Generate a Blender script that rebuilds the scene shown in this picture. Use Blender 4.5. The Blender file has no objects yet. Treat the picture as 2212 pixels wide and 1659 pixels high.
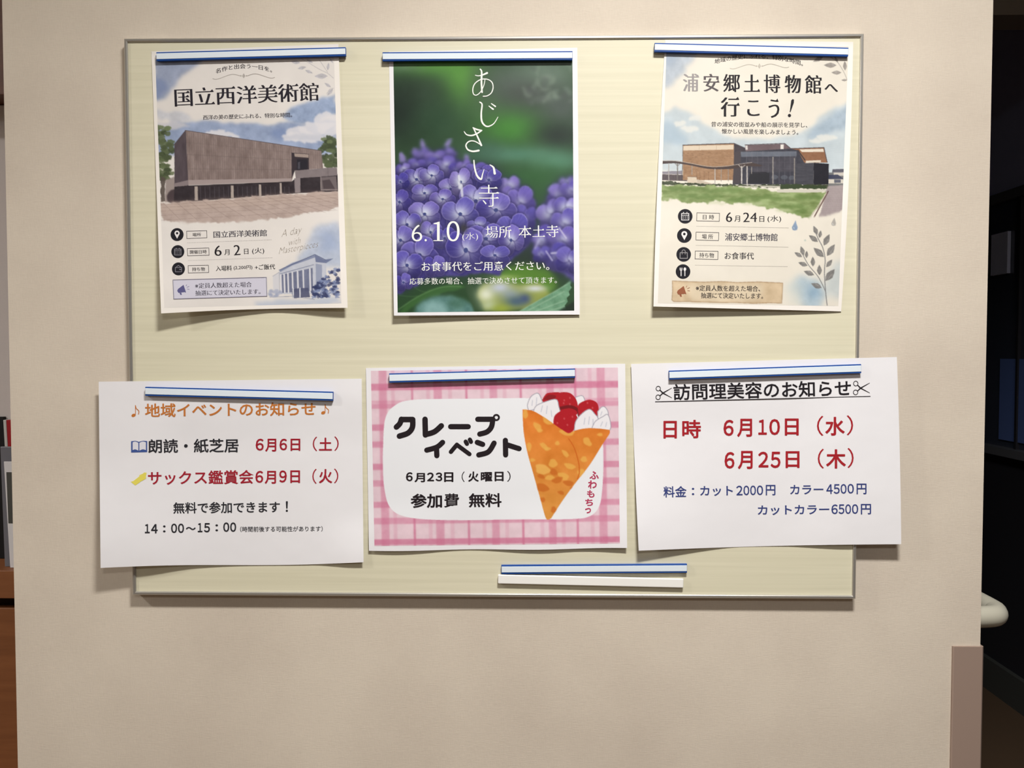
import bpy, math, random
import numpy as np
from mathutils import Matrix, Vector

# ------------------------------------------------------------------ camera, world, light
sc = bpy.context.scene
COL = sc.collection
W, H, F = 2212.0, 1659.0, 1853.0
Z0 = 1.35                                   # height of the board's centre over the floor
CAM = np.array([0.0612, -1.4079, Z0 - 0.0548])
YAW, PITCH, ROLL = -0.0191, -0.0359, 0.0003
fwd = np.array([math.sin(YAW)*math.cos(PITCH), math.cos(YAW)*math.cos(PITCH), math.sin(PITCH)])
rgt0 = np.array([math.cos(YAW), -math.sin(YAW), 0.0])
up0 = np.cross(rgt0, fwd)
rgt = math.cos(ROLL)*rgt0 + math.sin(ROLL)*up0
upv = -math.sin(ROLL)*rgt0 + math.cos(ROLL)*up0
cd = bpy.data.cameras.new('camera')
cam = bpy.data.objects.new('camera', cd)
COL.objects.link(cam)
cam.matrix_world = Matrix(((rgt[0], upv[0], -fwd[0], CAM[0]), (rgt[1], upv[1], -fwd[1], CAM[1]),
                           (rgt[2], upv[2], -fwd[2], CAM[2]), (0, 0, 0, 1)))
cd.sensor_fit = 'HORIZONTAL'
cd.sensor_width = 36.0
cd.lens = 36.0*F/W
cd.clip_start = 0.02
sc.camera = cam

wd = bpy.data.worlds.new('night')
sc.world = wd
wd.use_nodes = True
wd.node_tree.nodes['Background'].inputs[0].default_value = (0.52, 0.60, 1.0, 1)
wd.node_tree.nodes['Background'].inputs[1].default_value = 0.03

def area(name, loc, size, power, col, target=None, shape='RECTANGLE', sy=None, spread=180):
    l = bpy.data.lights.new(name, 'AREA')
    l.shape = shape; l.size = size; l.size_y = sy or size
    l.energy = power; l.color = col; l.spread = math.radians(spread)
    o = bpy.data.objects.new(name, l); COL.objects.link(o)
    o.location = loc
    d = Vector(target) - Vector(loc) if target else Vector((0, 0, -1))
    o.rotation_euler = d.to_track_quat('-Z', 'Y').to_euler()
    return o
LC = (1.0, 0.975, 0.94)
area('ceiling_lamp_light', (0.36, -1.15, 2.815), 0.40, 50.0, LC, sy=0.18, spread=140)
area('ceiling_lamp_light_left', (-2.6, -1.15, 2.815), 0.3, 42.0, LC, sy=0.18, spread=150)
area('rear_fill_light', (0.55, -3.3, 2.815), 0.5, 34.0, LC, sy=0.5)  # added fill from behind the camera, evens out the brightness of the wall

sc.view_settings.view_transform = 'Standard'
sc.view_settings.look = 'None'
sc.view_settings.gamma = 1.0
sc.view_settings.exposure = 0.07
sc.view_settings.use_curve_mapping = False
sc.cycles.max_bounces = 6
sc.cycles.diffuse_bounces = 4

# ------------------------------------------------------------------ helpers
def at(px, py, d):
    """photo pixel -> point on the vertical plane Y = -d (d metres in front of the board's front)"""
    px = np.asarray(px, float); py = np.asarray(py, float); d = np.asarray(d, float)
    a = (px - W/2)/F; b = -(py - H/2)/F
    dr = fwd + a[..., None]*rgt + b[..., None]*upv
    t = (-d - CAM[1])/dr[..., 1]
    return CAM + t[..., None]*dr

def lin(c):
    c = np.asarray(c, float)/255.0
    return np.where(c <= 0.04045, c/12.92, ((c + 0.055)/1.055)**2.4)

def tag(o, label=None, cat=None, group=None, kind=None):
    if label: o['label'] = label
    if cat: o['category'] = cat
    if group: o['group'] = group
    if kind: o['kind'] = kind
    return o

def mk(name, verts, faces, mat, parent=None, origin=None, smooth=False):
    """one mesh object from world-space vertices"""
    v = np.asarray(verts, float)
    if parent is not None:
        org = np.array(parent['_org'][:])
    else:
        org = np.array(origin if origin is not None else v.mean(0))
    me = bpy.data.meshes.new(name)
    if isinstance(faces, np.ndarray):
        n, k = faces.shape
        me.vertices.add(len(v)); me.vertices.foreach_set('co', (v - org).astype(np.float32).ravel())
        me.loops.add(n*k); me.loops.foreach_set('vertex_index', faces.astype(np.int32).ravel())
        me.polygons.add(n); me.polygons.foreach_set('loop_start', np.arange(0, n*k, k, dtype=np.int32))
        me.update(calc_edges=True); me.validate()
    else:
        me.from_pydata((v - org).tolist(), [], faces); me.update()
    if smooth:
        me.polygons.foreach_set('use_smooth', [True]*len(me.polygons))
    o = bpy.data.objects.new(name, me); COL.objects.link(o)
    if mat: me.materials.append(mat)
    if parent is not None: o.parent = parent
    else: o.location = org
    o['_org'] = [float(x) for x in org]
    return o

def empty(name, loc):
    o = bpy.data.objects.new(name, None); COL.objects.link(o)
    o.location = loc; o.empty_display_size = 0.05; o['_org'] = [float(x) for x in loc]
    return o

def box_vf(lo, hi):
    x0, y0, z0 = lo; x1, y1, z1 = hi
    v = [(x0,y0,z0),(x1,y0,z0),(x1,y1,z0),(x0,y1,z0),(x0,y0,z1),(x1,y0,z1),(x1,y1,z1),(x0,y1,z1)]
    f = [(0,3,2,1),(4,5,6,7),(0,1,5,4),(1,2,6,5),(2,3,7,6),(3,0,4,7)]
    return v, f

def box(name, lo, hi, mat, parent=None, bevel=0.0, kind=None):
    v, f = box_vf(lo, hi)
    o = mk(name, v, f, mat, parent)
    if bevel:
        m = o.modifiers.new('bevel', 'BEVEL'); m.width = bevel; m.segments = 3; m.limit_method = 'ANGLE'
    if kind: o['kind'] = kind
    return o

def newmat(name):
    m = bpy.data.materials.new(name); m.use_nodes = True
    return m, m.node_tree, m.node_tree.nodes['Principled BSDF']

MATS = {}
def flat(rgb, rough=0.6, metal=0.0, spec=0.25, key=None, noise=0.04):
    k = key or (tuple(rgb), rough, metal, spec)
    if k in MATS: return MATS[k]
    m, nt, b = newmat('ink_%d' % len(MATS))
    c = [float(x) for x in lin(rgb)]
    n = nt.nodes.new('ShaderNodeTexNoise'); n.inputs['Scale'].default_value = 220
    mx = nt.nodes.new('ShaderNodeMix'); mx.data_type = 'RGBA'
    mx.inputs[6].default_value = (*[x*(1-noise) for x in c], 1)
    mx.inputs[7].default_value = (*[min(1, x*(1+noise)) for x in c], 1)
    nt.links.new(n.outputs['Fac'], mx.inputs[0]); nt.links.new(mx.outputs[2], b.inputs['Base Color'])
    b.inputs['Roughness'].default_value = rough; b.inputs['Metallic'].default_value = metal
    b.inputs['Specular IOR Level'].default_value = spec
    MATS[k] = m
    return m

def mat_wall():
    m, nt, b = newmat('woven_vinyl_wallpaper')
    L = nt.links.new
    tc = nt.nodes.new('ShaderNodeTexCoord')
    big = nt.nodes.new('ShaderNodeTexNoise'); big.inputs['Scale'].default_value = 5; big.inputs['Detail'].default_value = 5
    L(tc.outputs['Object'], big.inputs['Vector'])
    mp1 = nt.nodes.new('ShaderNodeMapping'); mp1.inputs['Scale'].default_value = (90, 90, 900)
    mp2 = nt.nodes.new('ShaderNodeMapping'); mp2.inputs['Scale'].default_value = (900, 90, 90)
    ns = []
    for mp in (mp1, mp2):
        L(tc.outputs['Object'], mp.inputs['Vector'])
        n = nt.nodes.new('ShaderNodeTexNoise'); n.inputs['Scale'].default_value = 1.0; n.inputs['Detail'].default_value = 2
        L(mp.outputs[0], n.inputs['Vector']); ns.append(n)
    ad = nt.nodes.new('ShaderNodeMath'); ad.operation = 'ADD'
    L(ns[0].outputs['Fac'], ad.inputs[0]); L(ns[1].outputs['Fac'], ad.inputs[1])
    bump = nt.nodes.new('ShaderNodeBump'); bump.inputs['Strength'].default_value = 0.3; bump.inputs['Distance'].default_value = 0.0006
    L(ad.outputs[0], bump.inputs['Height']); L(bump.outputs[0], b.inputs['Normal'])
    a2 = nt.nodes.new('ShaderNodeMath'); a2.operation = 'MULTIPLY_ADD'; a2.inputs[1].default_value = 0.30
    L(ad.outputs[0], a2.inputs[0]); L(big.outputs['Fac'], a2.inputs[2])
    cr = nt.nodes.new('ShaderNodeValToRGB')
    cr.color_ramp.elements[0].position = 0.5; cr.color_ramp.elements[0].color = (*lin((199, 187, 172)), 1)
    cr.color_ramp.elements[1].position = 1.1; cr.color_ramp.elements[1].color = (*lin((213, 202, 186)), 1)
    L(a2.outputs[0], cr.inputs[0]); L(cr.outputs[0], b.inputs['Base Color'])
    b.inputs['Roughness'].default_value = 0.75; b.inputs['Specular IOR Level'].default_value = 0.25
    return m

def mat_wood(name, c0, c1, scale=(1.5, 1.5, 60), rough=0.45, coat=0.0):
    m, nt, b = newmat(name)
    L = nt.links.new
    tc = nt.nodes.new('ShaderNodeTexCoord')
    mp = nt.nodes.new('ShaderNodeMapping'); mp.inputs['Scale'].default_value = scale
    L(tc.outputs['Object'], mp.inputs['Vector'])
    n = nt.nodes.new('ShaderNodeTexNoise'); n.inputs['Scale'].default_value = 1; n.inputs['Detail'].default_value = 6
    n.inputs['Roughness'].default_value = 0.6; n.inputs['Distortion'].default_value = 0.6
    L(mp.outputs[0], n.inputs['Vector'])
    cr = nt.nodes.new('ShaderNodeValToRGB')
    cr.color_ramp.elements[0].position = 0.3; cr.color_ramp.elements[0].color = (*lin(c0), 1)
    cr.color_ramp.elements[1].position = 0.7; cr.color_ramp.elements[1].color = (*lin(c1), 1)
    L(n.outputs['Fac'], cr.inputs[0]); L(cr.outputs[0], b.inputs['Base Color'])
    b.inputs['Roughness'].default_value = rough
    b.inputs['Coat Weight'].default_value = coat
    return m

def mat_print(name, rough=0.45):
    m, nt, b = newmat(name)
    a = nt.nodes.new('ShaderNodeVertexColor'); a.layer_name = 'ink'
    nt.links.new(a.outputs[0], b.inputs['Base Color'])
    b.inputs['Roughness'].default_value = rough; b.inputs['Specular IOR Level'].default_value = 0.3
    return m

def mat_glass(name, tint, rough=0.03):
    m, nt, b = newmat(name)
    tr = nt.nodes.new('ShaderNodeBsdfTransparent'); tr.inputs[0].default_value = (*tint, 1)
    gl = nt.nodes.new('ShaderNodeBsdfGlossy'); gl.inputs['Roughness'].default_value = rough
    fr = nt.nodes.new('ShaderNodeFresnel'); fr.inputs[0].default_value = 1.35
    mx = nt.nodes.new('ShaderNodeMixShader')
    nt.links.new(fr.outputs[0], mx.inputs[0]); nt.links.new(tr.outputs[0], mx.inputs[1]); nt.links.new(gl.outputs[0], mx.inputs[2])
    nt.links.new(mx.outputs[0], nt.nodes['Material Output'].inputs[0])
    return m

M_WALL = mat_wall()
M_PANEL = mat_wood('pale_woodgrain_laminate', (209, 204, 178), (220, 215, 190), (2.0, 2.0, 130), 0.5)
M_ALU = flat((196, 193, 186), 0.32, 0.75, 0.5)
M_BLUE = flat((28, 74, 150), 0.4)
M_STRIP = flat((222, 232, 240), 0.35)
M_WHITEBAR = flat((240, 239, 234), 0.4)
M_GUARD = flat((150, 130, 118), 0.5)
M_PVC = flat((182, 178, 162), 0.35)
M_ORANGE = mat_wood('orange_brown_wood', (128, 78, 44), (150, 94, 56), (3, 3, 40), 0.5)
M_DARK = flat((26, 25, 27), 0.6)
M_DARKBROWN = flat((30, 20, 17), 0.5)
M_PRINT = mat_print('printed_ink')

def mat_paper(name, rgb, crink=0.25):
    m, nt, b = newmat(name)
    L = nt.links.new
    b.inputs['Base Color'].default_value = (*lin(rgb), 1)
    b.inputs['Roughness'].default_value = 0.6; b.inputs['Specular IOR Level'].default_value = 0.3
    tc = nt.nodes.new('ShaderNodeTexCoord')
    n = nt.nodes.new('ShaderNodeTexNoise'); n.inputs['Scale'].default_value = 14; n.inputs['Detail'].default_value = 3
    L(tc.outputs['Object'], n.inputs['Vector'])
    bp = nt.nodes.new('ShaderNodeBump'); bp.inputs['Strength'].default_value = crink; bp.inputs['Distance'].default_value = 0.004
    L(n.outputs['Fac'], bp.inputs['Height']); L(bp.outputs[0], b.inputs['Normal'])
    return m
M_PAPER = mat_paper('white_copy_paper', (232, 231, 234))
M_PAPERW = mat_paper('warm_white_paper', (236, 231, 224))

# ------------------------------------------------------------------ room shell
XL, XR = -0.8096, 0.8126          # ends of the wall that carries the board
YW = 0.016                        # wall surface
CEIL = 2.84
o = box('wall_front', (XL, YW, 0), (XR, YW + 0.16, CEIL), M_WALL, kind='structure')
o = box('floor', (-3.0, -4.6, -0.05), (1.97, 5.2, 0), flat((92, 74, 58), 0.4), kind='structure')
o = box('ceiling', (-3.0, -4.6, CEIL), (1.97, 5.2, CEIL + 0.05), flat((190, 184, 174), 0.8), kind='structure')
o = box('wall_back', (-3.0, -4.7, 0), (1.97, -4.6, CEIL), flat((160, 150, 136), 0.8), kind='structure')
o = box('wall_left', (-3.1, -4.6, 0), (-3.0, 5.2, CEIL), flat((190, 180, 165), 0.8), kind='structure')
o = box('wall_far', (-3.0, 5.2, 0), (1.97, 5.3, CEIL), flat((40, 36, 36), 0.8), kind='structure')

# ------------------------------------------------------------------ sheets, lettering, painted print
def sm(x):
    x = np.clip(x, 0, 1); return x*x*(3 - 2*x)

class Sheet:
    def __init__(s, name, label, cat, tl, tr, br, bl, depth, mat, wave=None, bow=(0, 0), nu=56, nv=56, group=None):
        s.c = [np.array(p, float) for p in (tl, tr, br, bl)]
        s.depth = depth; s.bow = bow; s.wave = wave
        u, v = np.meshgrid(np.linspace(0, 1, nu + 1), np.linspace(0, 1, nv + 1))
        px, py = s.map(u, v)
        if wave is not None: py = py + wave(u)*sm((v - 0.8)/0.2)
        f = at(px, py, depth(u, v)).reshape(-1, 3)
        b = at(px, py, depth(u, v) - 0.00025).reshape(-1, 3)
        N = (nu + 1)*(nv + 1)
        idx = np.arange(N).reshape(nv + 1, nu + 1)
        q = np.stack([idx[:-1, :-1], idx[1:, :-1], idx[1:, 1:], idx[:-1, 1:]], -1).reshape(-1, 4)
        qb = q[:, ::-1] + N
        ring = np.concatenate([idx[0, :], idx[1:, -1], idx[-1, -2::-1], idx[-2:0:-1, 0]])
        r2 = np.roll(ring, -1)
        k = len(ring); a_ = np.arange(k); b_ = np.roll(a_, -1)
        rim = np.stack([a_, b_, b_ + k, a_ + k], -1) + 2*N
        org = f.mean(0)
        s.o = mk(name, np.concatenate([f, b, f[ring], b[ring]]), np.concatenate([q, qb, rim]), mat, None, org, smooth=False)
        tag(s.o, label, cat, group)
        s.o.data.polygons.foreach_set('use_smooth', [True]*(2*len(q)) + [False]*len(rim))
    def map(s, u, v):
        a, b, c, d = s.c
        px = (a[0]*(1-u) + b[0]*u)*(1-v) + (d[0]*(1-u) + c[0]*u)*v
        py = (a[1]*(1-u) + b[1]*u)*(1-v) + (d[1]*(1-u) + c[1]*u)*v
        px = px + (s.bow[0]*(1-u) + s.bow[1]*u)*4*v*(1-v)
        return px, py
    def uv(s, px, py):
        px = np.asarray(px, float); py = np.asarray(py, float)
        a, b, c, d = s.c
        u = np.full(px.shape, .5); v = np.full(px.shape, .5)
        for _ in range(6):
            qx, qy = s.map(u, v)
            wx = (b[0]-a[0])*(1-v) + (c[0]-d[0])*v; wy = (b[1]-a[1])*(1-v) + (c[1]-d[1])*v
            hx = (d[0]-a[0])*(1-u) + (c[0]-b[0])*u; hy = (d[1]-a[1])*(1-u) + (c[1]-b[1])*u
            ex, ey = px - qx, py - qy
            det = wx*hy - wy*hx
            u = u + (ex*hy - ey*hx)/det; v = v + (wx*ey - wy*ex)/det
        return np.clip(u, 0, 1), np.clip(v, 0, 1)
    def pt(s, px, py, lift):
        u, v = s.uv(px, py)
        return at(px, py, s.depth(u, v) + lift)

def glyphs(txt, style, res=3, ring=0.0):
    """outline text as a flat triangle mesh in em units: verts (n,2), faces"""
    off, sh, uroko, shear = style[:4]; ring = style[4] if len(style) > 4 else 0
    c = bpy.data.curves.new('t', 'FONT'); c.body = txt; c.size = 1; c.offset = off; c.resolution_u = res
    c.shear = shear
    o = bpy.data.objects.new('t', c); COL.objects.link(o)
    m = bpy.data.meshes.new_from_object(o.evaluated_get(bpy.context.evaluated_depsgraph_get()))
    n = len(m.vertices)
    v = np.zeros(n*3); m.vertices.foreach_get('co', v); v = v.reshape(-1, 3)[:, :2]
    f = [tuple(p.vertices) for p in m.polygons]
    bpy.data.objects.remove(o); bpy.data.curves.remove(c); bpy.data.meshes.remove(m)
    extra_v, extra_f = [], []
    if uroko:
        cnt = {}
        for p in f:
            for i in range(len(p)):
                a, b = p[i], p[(i+1) % len(p)]
                cnt[(a, b)] = 1
        nxt = {a: b for (a, b) in cnt if (b, a) not in cnt}
        prv = {b: a for a, b in nxt.items()}
        for a, b in nxt.items():
            A, B = v[a], v[b]
            if abs(A[0]-B[0]) < .014 and .02 < abs(A[1]-B[1]) < .085 and a in prv and b in nxt:
                P, Q = v[prv[a]], v[nxt[b]]
                if P[0] < A[0]-.10 and Q[0] < B[0]-.10 and abs(P[1]-A[1]) < .02 and abs(Q[1]-B[1]) < .02:
                    x = max(A[0], B[0]) + sh; yt = max(A[1], B[1]); yb = min(A[1], B[1])
                    k = len(v) + len(extra_v)
                    extra_v += [(x-.15, yt-.004), (x+.03, yb+.004), (x-.045, yt+uroko)]
                    extra_f.append((k, k+1, k+2))
    vs = [v]; fs = [f]
    if extra_v:
        v0 = np.concatenate([v, np.array(extra_v)])
        vs = [v0]; fs = [f + extra_f]
    if ring:
        for j in range(10):
            base = sum(len(a) for a in vs); a = j*math.pi/5
            vs.append(v + np.array([math.cos(a), math.sin(a)])*ring); fs.append([tuple(i + base for i in p) for p in f])
    if sh > 0:
        k = max(1, int(math.ceil(sh/0.022)))
        for j in range(1, k + 1):
            base = sum(len(a) for a in vs)
            vs.append(v + np.array([sh*j/k, 0])); fs.append([tuple(i + base for i in p) for p in f])
    lay = np.concatenate([np.full(len(a), float(i)) for i, a in enumerate(vs)])
    return np.concatenate(vs), [p for q in fs for p in q], lay*8e-6

SANS = (0.002, 0, 0, 0, 0.015); BOLD = (0.002, 0, 0, 0, 0.024); LIGHT = (0.002, 0, 0, 0, 0.006); DATE = (0.002, 0, 0, 0, 0.02); HEAVY = (0.001, 0, 0, 0, 0.032); RED = (0.002, 0, 0, 0, 0.008)
MIN = (-0.016, 0.038, 0.07, 0); MINB = (-0.013, 0.066, 0.085, 0); MINL = (-0.02, 0.022, 0.035, 0)
DIG = (-0.016, 0.045, 0, 0); MINS = (-0.008, 0.045, 0.06, 0)

def text(sh, fr, txt, l, r, h, rgb, style=SANS, name='lettering', lift=0.0005, bow=0.0, res=3, parent=None, rough=0.6, rot=0):
    """txt with its ink from l to r (crop pixels, centre line of the ink) and ink height h"""
    ox, oy, s = fr
    if txt == '1' and style[3] == 0: txt = ''.join(chr(0xFF10 + int(c)) if c in '0123456789' else c for c in txt)
    if len(txt) > 1 and txt.isdigit() and style[1] == 0 and style[3] == 0:
        n = len(txt); g = .13
        for i, c in enumerate(txt):
            a_, b_ = i/n + (0 if i == 0 else g/2/n), (i+1)/n - (0 if i == n-1 else g/2/n)
            q = lambda t: (l[0] + (r[0]-l[0])*t, l[1] + (r[1]-l[1])*t)
            o = text(sh, fr, chr(0xFF10 + int(c)), q(a_), q(b_), h, rgb, style, name, lift, res=res, parent=parent)
        return o
    if len(txt) == 1 and txt in '0123456789' and style[1] == 0: txt = chr(0xFF10 + int(txt))
    v, f, lay = glyphs(txt, style, res)
    lo, hi = v.min(0), v.max(0)
    L = np.array([ox + l[0]*s, oy + l[1]*s]); R = np.array([ox + r[0]*s, oy + r[1]*s])
    d = R - L; w = np.linalg.norm(d); d = d/w; n = np.array([-d[1], d[0]])
    t = (v[:, 0]-lo[0])/(hi[0]-lo[0]); q = (v[:, 1] - (lo[1]+hi[1])/2)/(hi[1]-lo[1])
    P = L + np.outer(t*w, d) - np.outer(q*h*s, n)
    if bow: P[:, 1] -= bow*s*(1 - (2*t-1)**2)
    o = mk(name, sh.pt(P[:, 0], P[:, 1], lift*.6 + lay*.6), f, flat(rgb, rough), parent or sh.o)
    return o

def vtext(sh, fr, ch, x0, x1, y0, y1, rgb, style, **k):
    return text(sh, fr, ch, (x0, (y0+y1)/2), (x1, (y0+y1)/2), y1-y0, rgb, style, **k)

def circ(cx, cy, r, n=28, ry=None, rot=0):
    ry = ry or r; c, s = math.cos(rot), math.sin(rot)
    return [(cx + r*math.cos(a)*c - ry*math.sin(a)*s, cy + r*math.cos(a)*s + ry*math.sin(a)*c)
            for a in [2*math.pi*i/n for i in range(n)]]

def stroke(pts, w, closed=False):
    """rounded thick polyline as a list of polygons; w may be a list"""
    out = []
    n = len(pts); ws = w if isinstance(w, (list, tuple)) else [w]*n
    seg = range(n if closed else n-1)
    for i in seg:
        a, b = pts[i], pts[(i+1) % n]; wa, wb = ws[i]/2, ws[(i+1) % n]/2
        dx, dy = b[0]-a[0], b[1]-a[1]; L = math.hypot(dx, dy) or 1; nx, ny = -dy/L, dx/L
        out.append([(a[0]+nx*wa, a[1]+ny*wa), (a[0]-nx*wa, a[1]-ny*wa), (b[0]-nx*wb, b[1]-ny*wb), (b[0]+nx*wb, b[1]+ny*wb)])
    for p, q in zip(pts, ws): out.append(circ(p[0], p[1], q/2, 12))
    return out

def smooth_line(pts, k=8):
    p = [np.array(a, float) for a in pts]; out = []
    for i in range(len(p)-1):
        a = p[max(i-1, 0)]; b = p[i]; c = p[i+1]; d = p[min(i+2, len(p)-1)]
        for j in range(k):
            t = j/k
            out.append(tuple(0.5*((2*b) + (c-a)*t + (2*a-5*b+4*c-d)*t*t + (3*b-a-3*c+d)*t**3)))
    out.append(tuple(p[-1])); return out

def shape(sh, fr, polys, rgb, name, lift=0.0004, parent=None, rough=0.6):
    ox, oy, s = fr
    V, Fc, lay = [], [], []
    for i, p in enumerate(polys):
        lay += [min(i*3e-6, 9e-4)]*len(p)
        k = len(V); V += [(ox + x*s, oy + y*s) for x, y in p]; Fc.append(tuple(range(k, k+len(p))))
    V = np.array(V)
    return mk(name, sh.pt(V[:, 0], V[:, 1], lift*.6 + np.array(lay)*.6), Fc, flat(rgb, rough), parent or sh.o)

def lattice(seed, n=64):
    return np.random.RandomState(seed).rand(n, n)
def noise(X, Y, sc_, seed=0, oct=4, aspect=1.0):
    t = 0; a = 1; tot = 0
    for o_ in range(oct):
        g = lattice(seed*7 + o_)
        x = X/sc_*2**o_ + 11.3*o_; y = Y/(sc_*aspect)*2**o_ + 5.7*o_
        xi = np.floor(x).astype(int); yi = np.floor(y).astype(int); fx = sm(x-xi); fy = sm(y-yi)
        A = g[yi % 64, xi % 64]; B = g[yi % 64, (xi+1) % 64]; C = g[(yi+1) % 64, xi % 64]; D = g[(yi+1) % 64, (xi+1) % 64]
        t = t + a*((A*(1-fx)+B*fx)*(1-fy) + (C*(1-fx)+D*fx)*fy); tot += a; a *= .55
    return t/tot

def blur(M, sg):
    if sg <= 0: return M
    r = int(math.ceil(sg*2.5)); k = np.exp(-0.5*(np.arange(-r, r+1)/sg)**2); k /= k.sum()
    for ax in (0, 1):
        P = np.pad(M, [(r, r) if i == ax else (0, 0) for i in range(M.ndim)], mode='edge')
        n = M.shape[ax]; out = 0
        for i, w in enumerate(k):
            sl = [slice(None)]*M.ndim; sl[ax] = slice(i, i+n); out = out + w*P[tuple(sl)]
        M = out
    return M

class Paint:
    """colours painted at the vertices of a fine grid that covers the printed area of a sheet"""
    def __init__(s, quad, step=1.2):
        a, b, c, d = [np.array(p, float) for p in quad]
        w = max(np.linalg.norm(b-a), np.linalg.norm(c-d)); h = max(np.linalg.norm(d-a), np.linalg.norm(c-b))
        s.nx, s.ny = int(w/step), int(h/step); s.step = step
        u, v = np.meshgrid(np.linspace(0, 1, s.nx+1), np.linspace(0, 1, s.ny+1))
        s.X = (a[0]*(1-u)+b[0]*u)*(1-v) + (d[0]*(1-u)+c[0]*u)*v
        s.Y = (a[1]*(1-u)+b[1]*u)*(1-v) + (d[1]*(1-u)+c[1]*u)*v
        s.C = np.full(s.X.shape + (3,), 235.0); s.fr = (0, 0, 1)
    def T(s, pts):
        ox, oy, k = s.fr
        return [(ox + x*k, oy + y*k) for x, y in pts]
    def inside(s, X, Y, P):
        r = np.zeros(X.shape, bool); n = len(P)
        for i in range(n):
            x0, y0 = P[i]; x1, y1 = P[(i+1) % n]
            if y0 == y1: continue
            c = ((y0 > Y) != (y1 > Y)) & (X < (x1-x0)*(Y-y0)/(y1-y0) + x0)
            r ^= c
        return r
    def mask(s, pts, soft=0, wob=0, wsc=20, seed=1, raw=False):
        P = pts if raw else s.T(pts)
        xs = [p[0] for p in P]; ys = [p[1] for p in P]; m = wob + 2*s.step
        sel = (s.X > min(xs)-m) & (s.X < max(xs)+m) & (s.Y > min(ys)-m) & (s.Y < max(ys)+m)
        M = np.zeros(s.X.shape)
        rr = np.where(sel.any(1))[0]; cc = np.where(sel.any(0))[0]
        if len(rr) == 0 or len(cc) == 0: return M
        sl = (slice(rr[0], rr[-1]+1), slice(cc[0], cc[-1]+1))
        X, Y = s.X[sl], s.Y[sl]
        if wob:
            X = X + wob*2*(noise(X, Y, wsc, seed) - .5); Y = Y + wob*2*(noise(X, Y, wsc, seed+3) - .5)
        t = 0
        e = s.step/3
        for dx in (-e, 0, e):
            for dy in (-e, 0, e): t = t + s.inside(X+dx, Y+dy, P)
        M[sl] = t/9.0
        return blur(M, soft/s.step) if soft else M
    def fill(s, M, rgb, a=1.0):
        M = (M*a)[..., None]; s.C = s.C*(1-M) + np.asarray(rgb, float)*M
    def poly(s, pts, rgb, a=1.0, soft=0, wob=0, wsc=20, seed=1, var=0, vsc=12, vas=1.0):
        M = s.mask(pts, soft, wob, wsc, seed)
        c = np.asarray(rgb, float)
        if var: c = c + (var*2*(noise(s.X, s.Y, vsc, seed+9, aspect=vas) - .5))[..., None]
        s.fill(M, c, a)
    def line(s, pts, w, rgb, a=1.0, soft=0):
        k = s.fr[2]; P = s.T(pts); M = 0
        for p in stroke(P, w*k): M = np.maximum(M, s.mask(p, raw=True))
        s.fill(blur(M, soft/s.step) if soft else M, rgb, a)
    def blob(s, cx, cy, rx, ry, rgb, a=1.0, rot=0, pw=1.0):
        ox, oy, k = s.fr; X = (s.X-ox)/k - cx; Y = (s.Y-oy)/k - cy
        c, sn = math.cos(rot), math.sin(rot); x = X*c+Y*sn; y = -X*sn+Y*c
        s.fill(np.exp(-((x/rx)**2 + (y/ry)**2)**pw), rgb, a)
    def build(s, sh, name='printed_picture', lift=0.0001, gain=0.93):
        P = sh.pt(s.X, s.Y, lift).reshape(-1, 3)
        idx = np.arange(P.shape[0]).reshape(s.ny+1, s.nx+1)
        q = np.stack([idx[:-1, :-1], idx[1:, :-1], idx[1:, 1:], idx[:-1, 1:]], -1).reshape(-1, 4)
        o = mk(name, P, q, M_PRINT, sh.o, smooth=True)
        ca = o.data.color_attributes.new('ink', 'FLOAT_COLOR', 'POINT')
        c = np.ones((P.shape[0], 4), np.float32); c[:, :3] = lin(np.clip(s.C, 0, 255)).reshape(-1, 3)*gain
        ca.data.foreach_set('color', c.ravel())
        return o

# ------------------------------------------------------------------ notice board
bd = empty('notice_board', (0, YW, Z0))
tag(bd, 'pale woodgrain notice board in a thin aluminium frame, hung on the beige wall', 'notice board')
CR = [(268.8, 83), (1868, 72.3), (1847, 1293.5), (285, 1285)]
cw = [at(x, y, 0.0) for x, y in CR]
bx0, bx1, bz0, bz1 = -0.6, 0.6, Z0 - 0.4587, Z0 + 0.4587
panel = box('panel', (bx0 + .003, 0.0032, bz0 + .003), (bx1 - .003, 0.0150, bz1 - .003), M_PANEL, bd)
def rail(p0, p1, inw):
    # profile (distance inwards, Y)
    prof = [(0, .0158), (0, .0012), (.0012, 0), (.0040, 0), (.0052, .0012), (.0058, .0034), (.0058, .0158)]
    p0 = np.array(p0); p1 = np.array(p1); inw = np.array(inw, float); d = (p1-p0)/np.linalg.norm(p1-p0)
    V = []
    for t, y in prof:
        a = p0 + inw*t + d*t; V.append((a[0], y, a[2]))
    for t, y in prof:
        a = p1 + inw*t - d*t; V.append((a[0], y, a[2]))
    n = len(prof)
    Fc = [(i, (i+1) % n, n + (i+1) % n, n + i) for i in range(n)] + [tuple(range(n))[::-1], tuple(range(n, 2*n))]
    mk('frame_rail', V, Fc, M_ALU, bd)
rail((bx0, 0, bz1), (bx1, 0, bz1), (0, 0, -1))
rail((bx1, 0, bz1), (bx1, 0, bz0), (-1, 0, 0))
rail((bx1, 0, bz0), (bx0, 0, bz0), (0, 0, 1))
rail((bx0, 0, bz0), (bx0, 0, bz1), (1, 0, 0))

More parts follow.
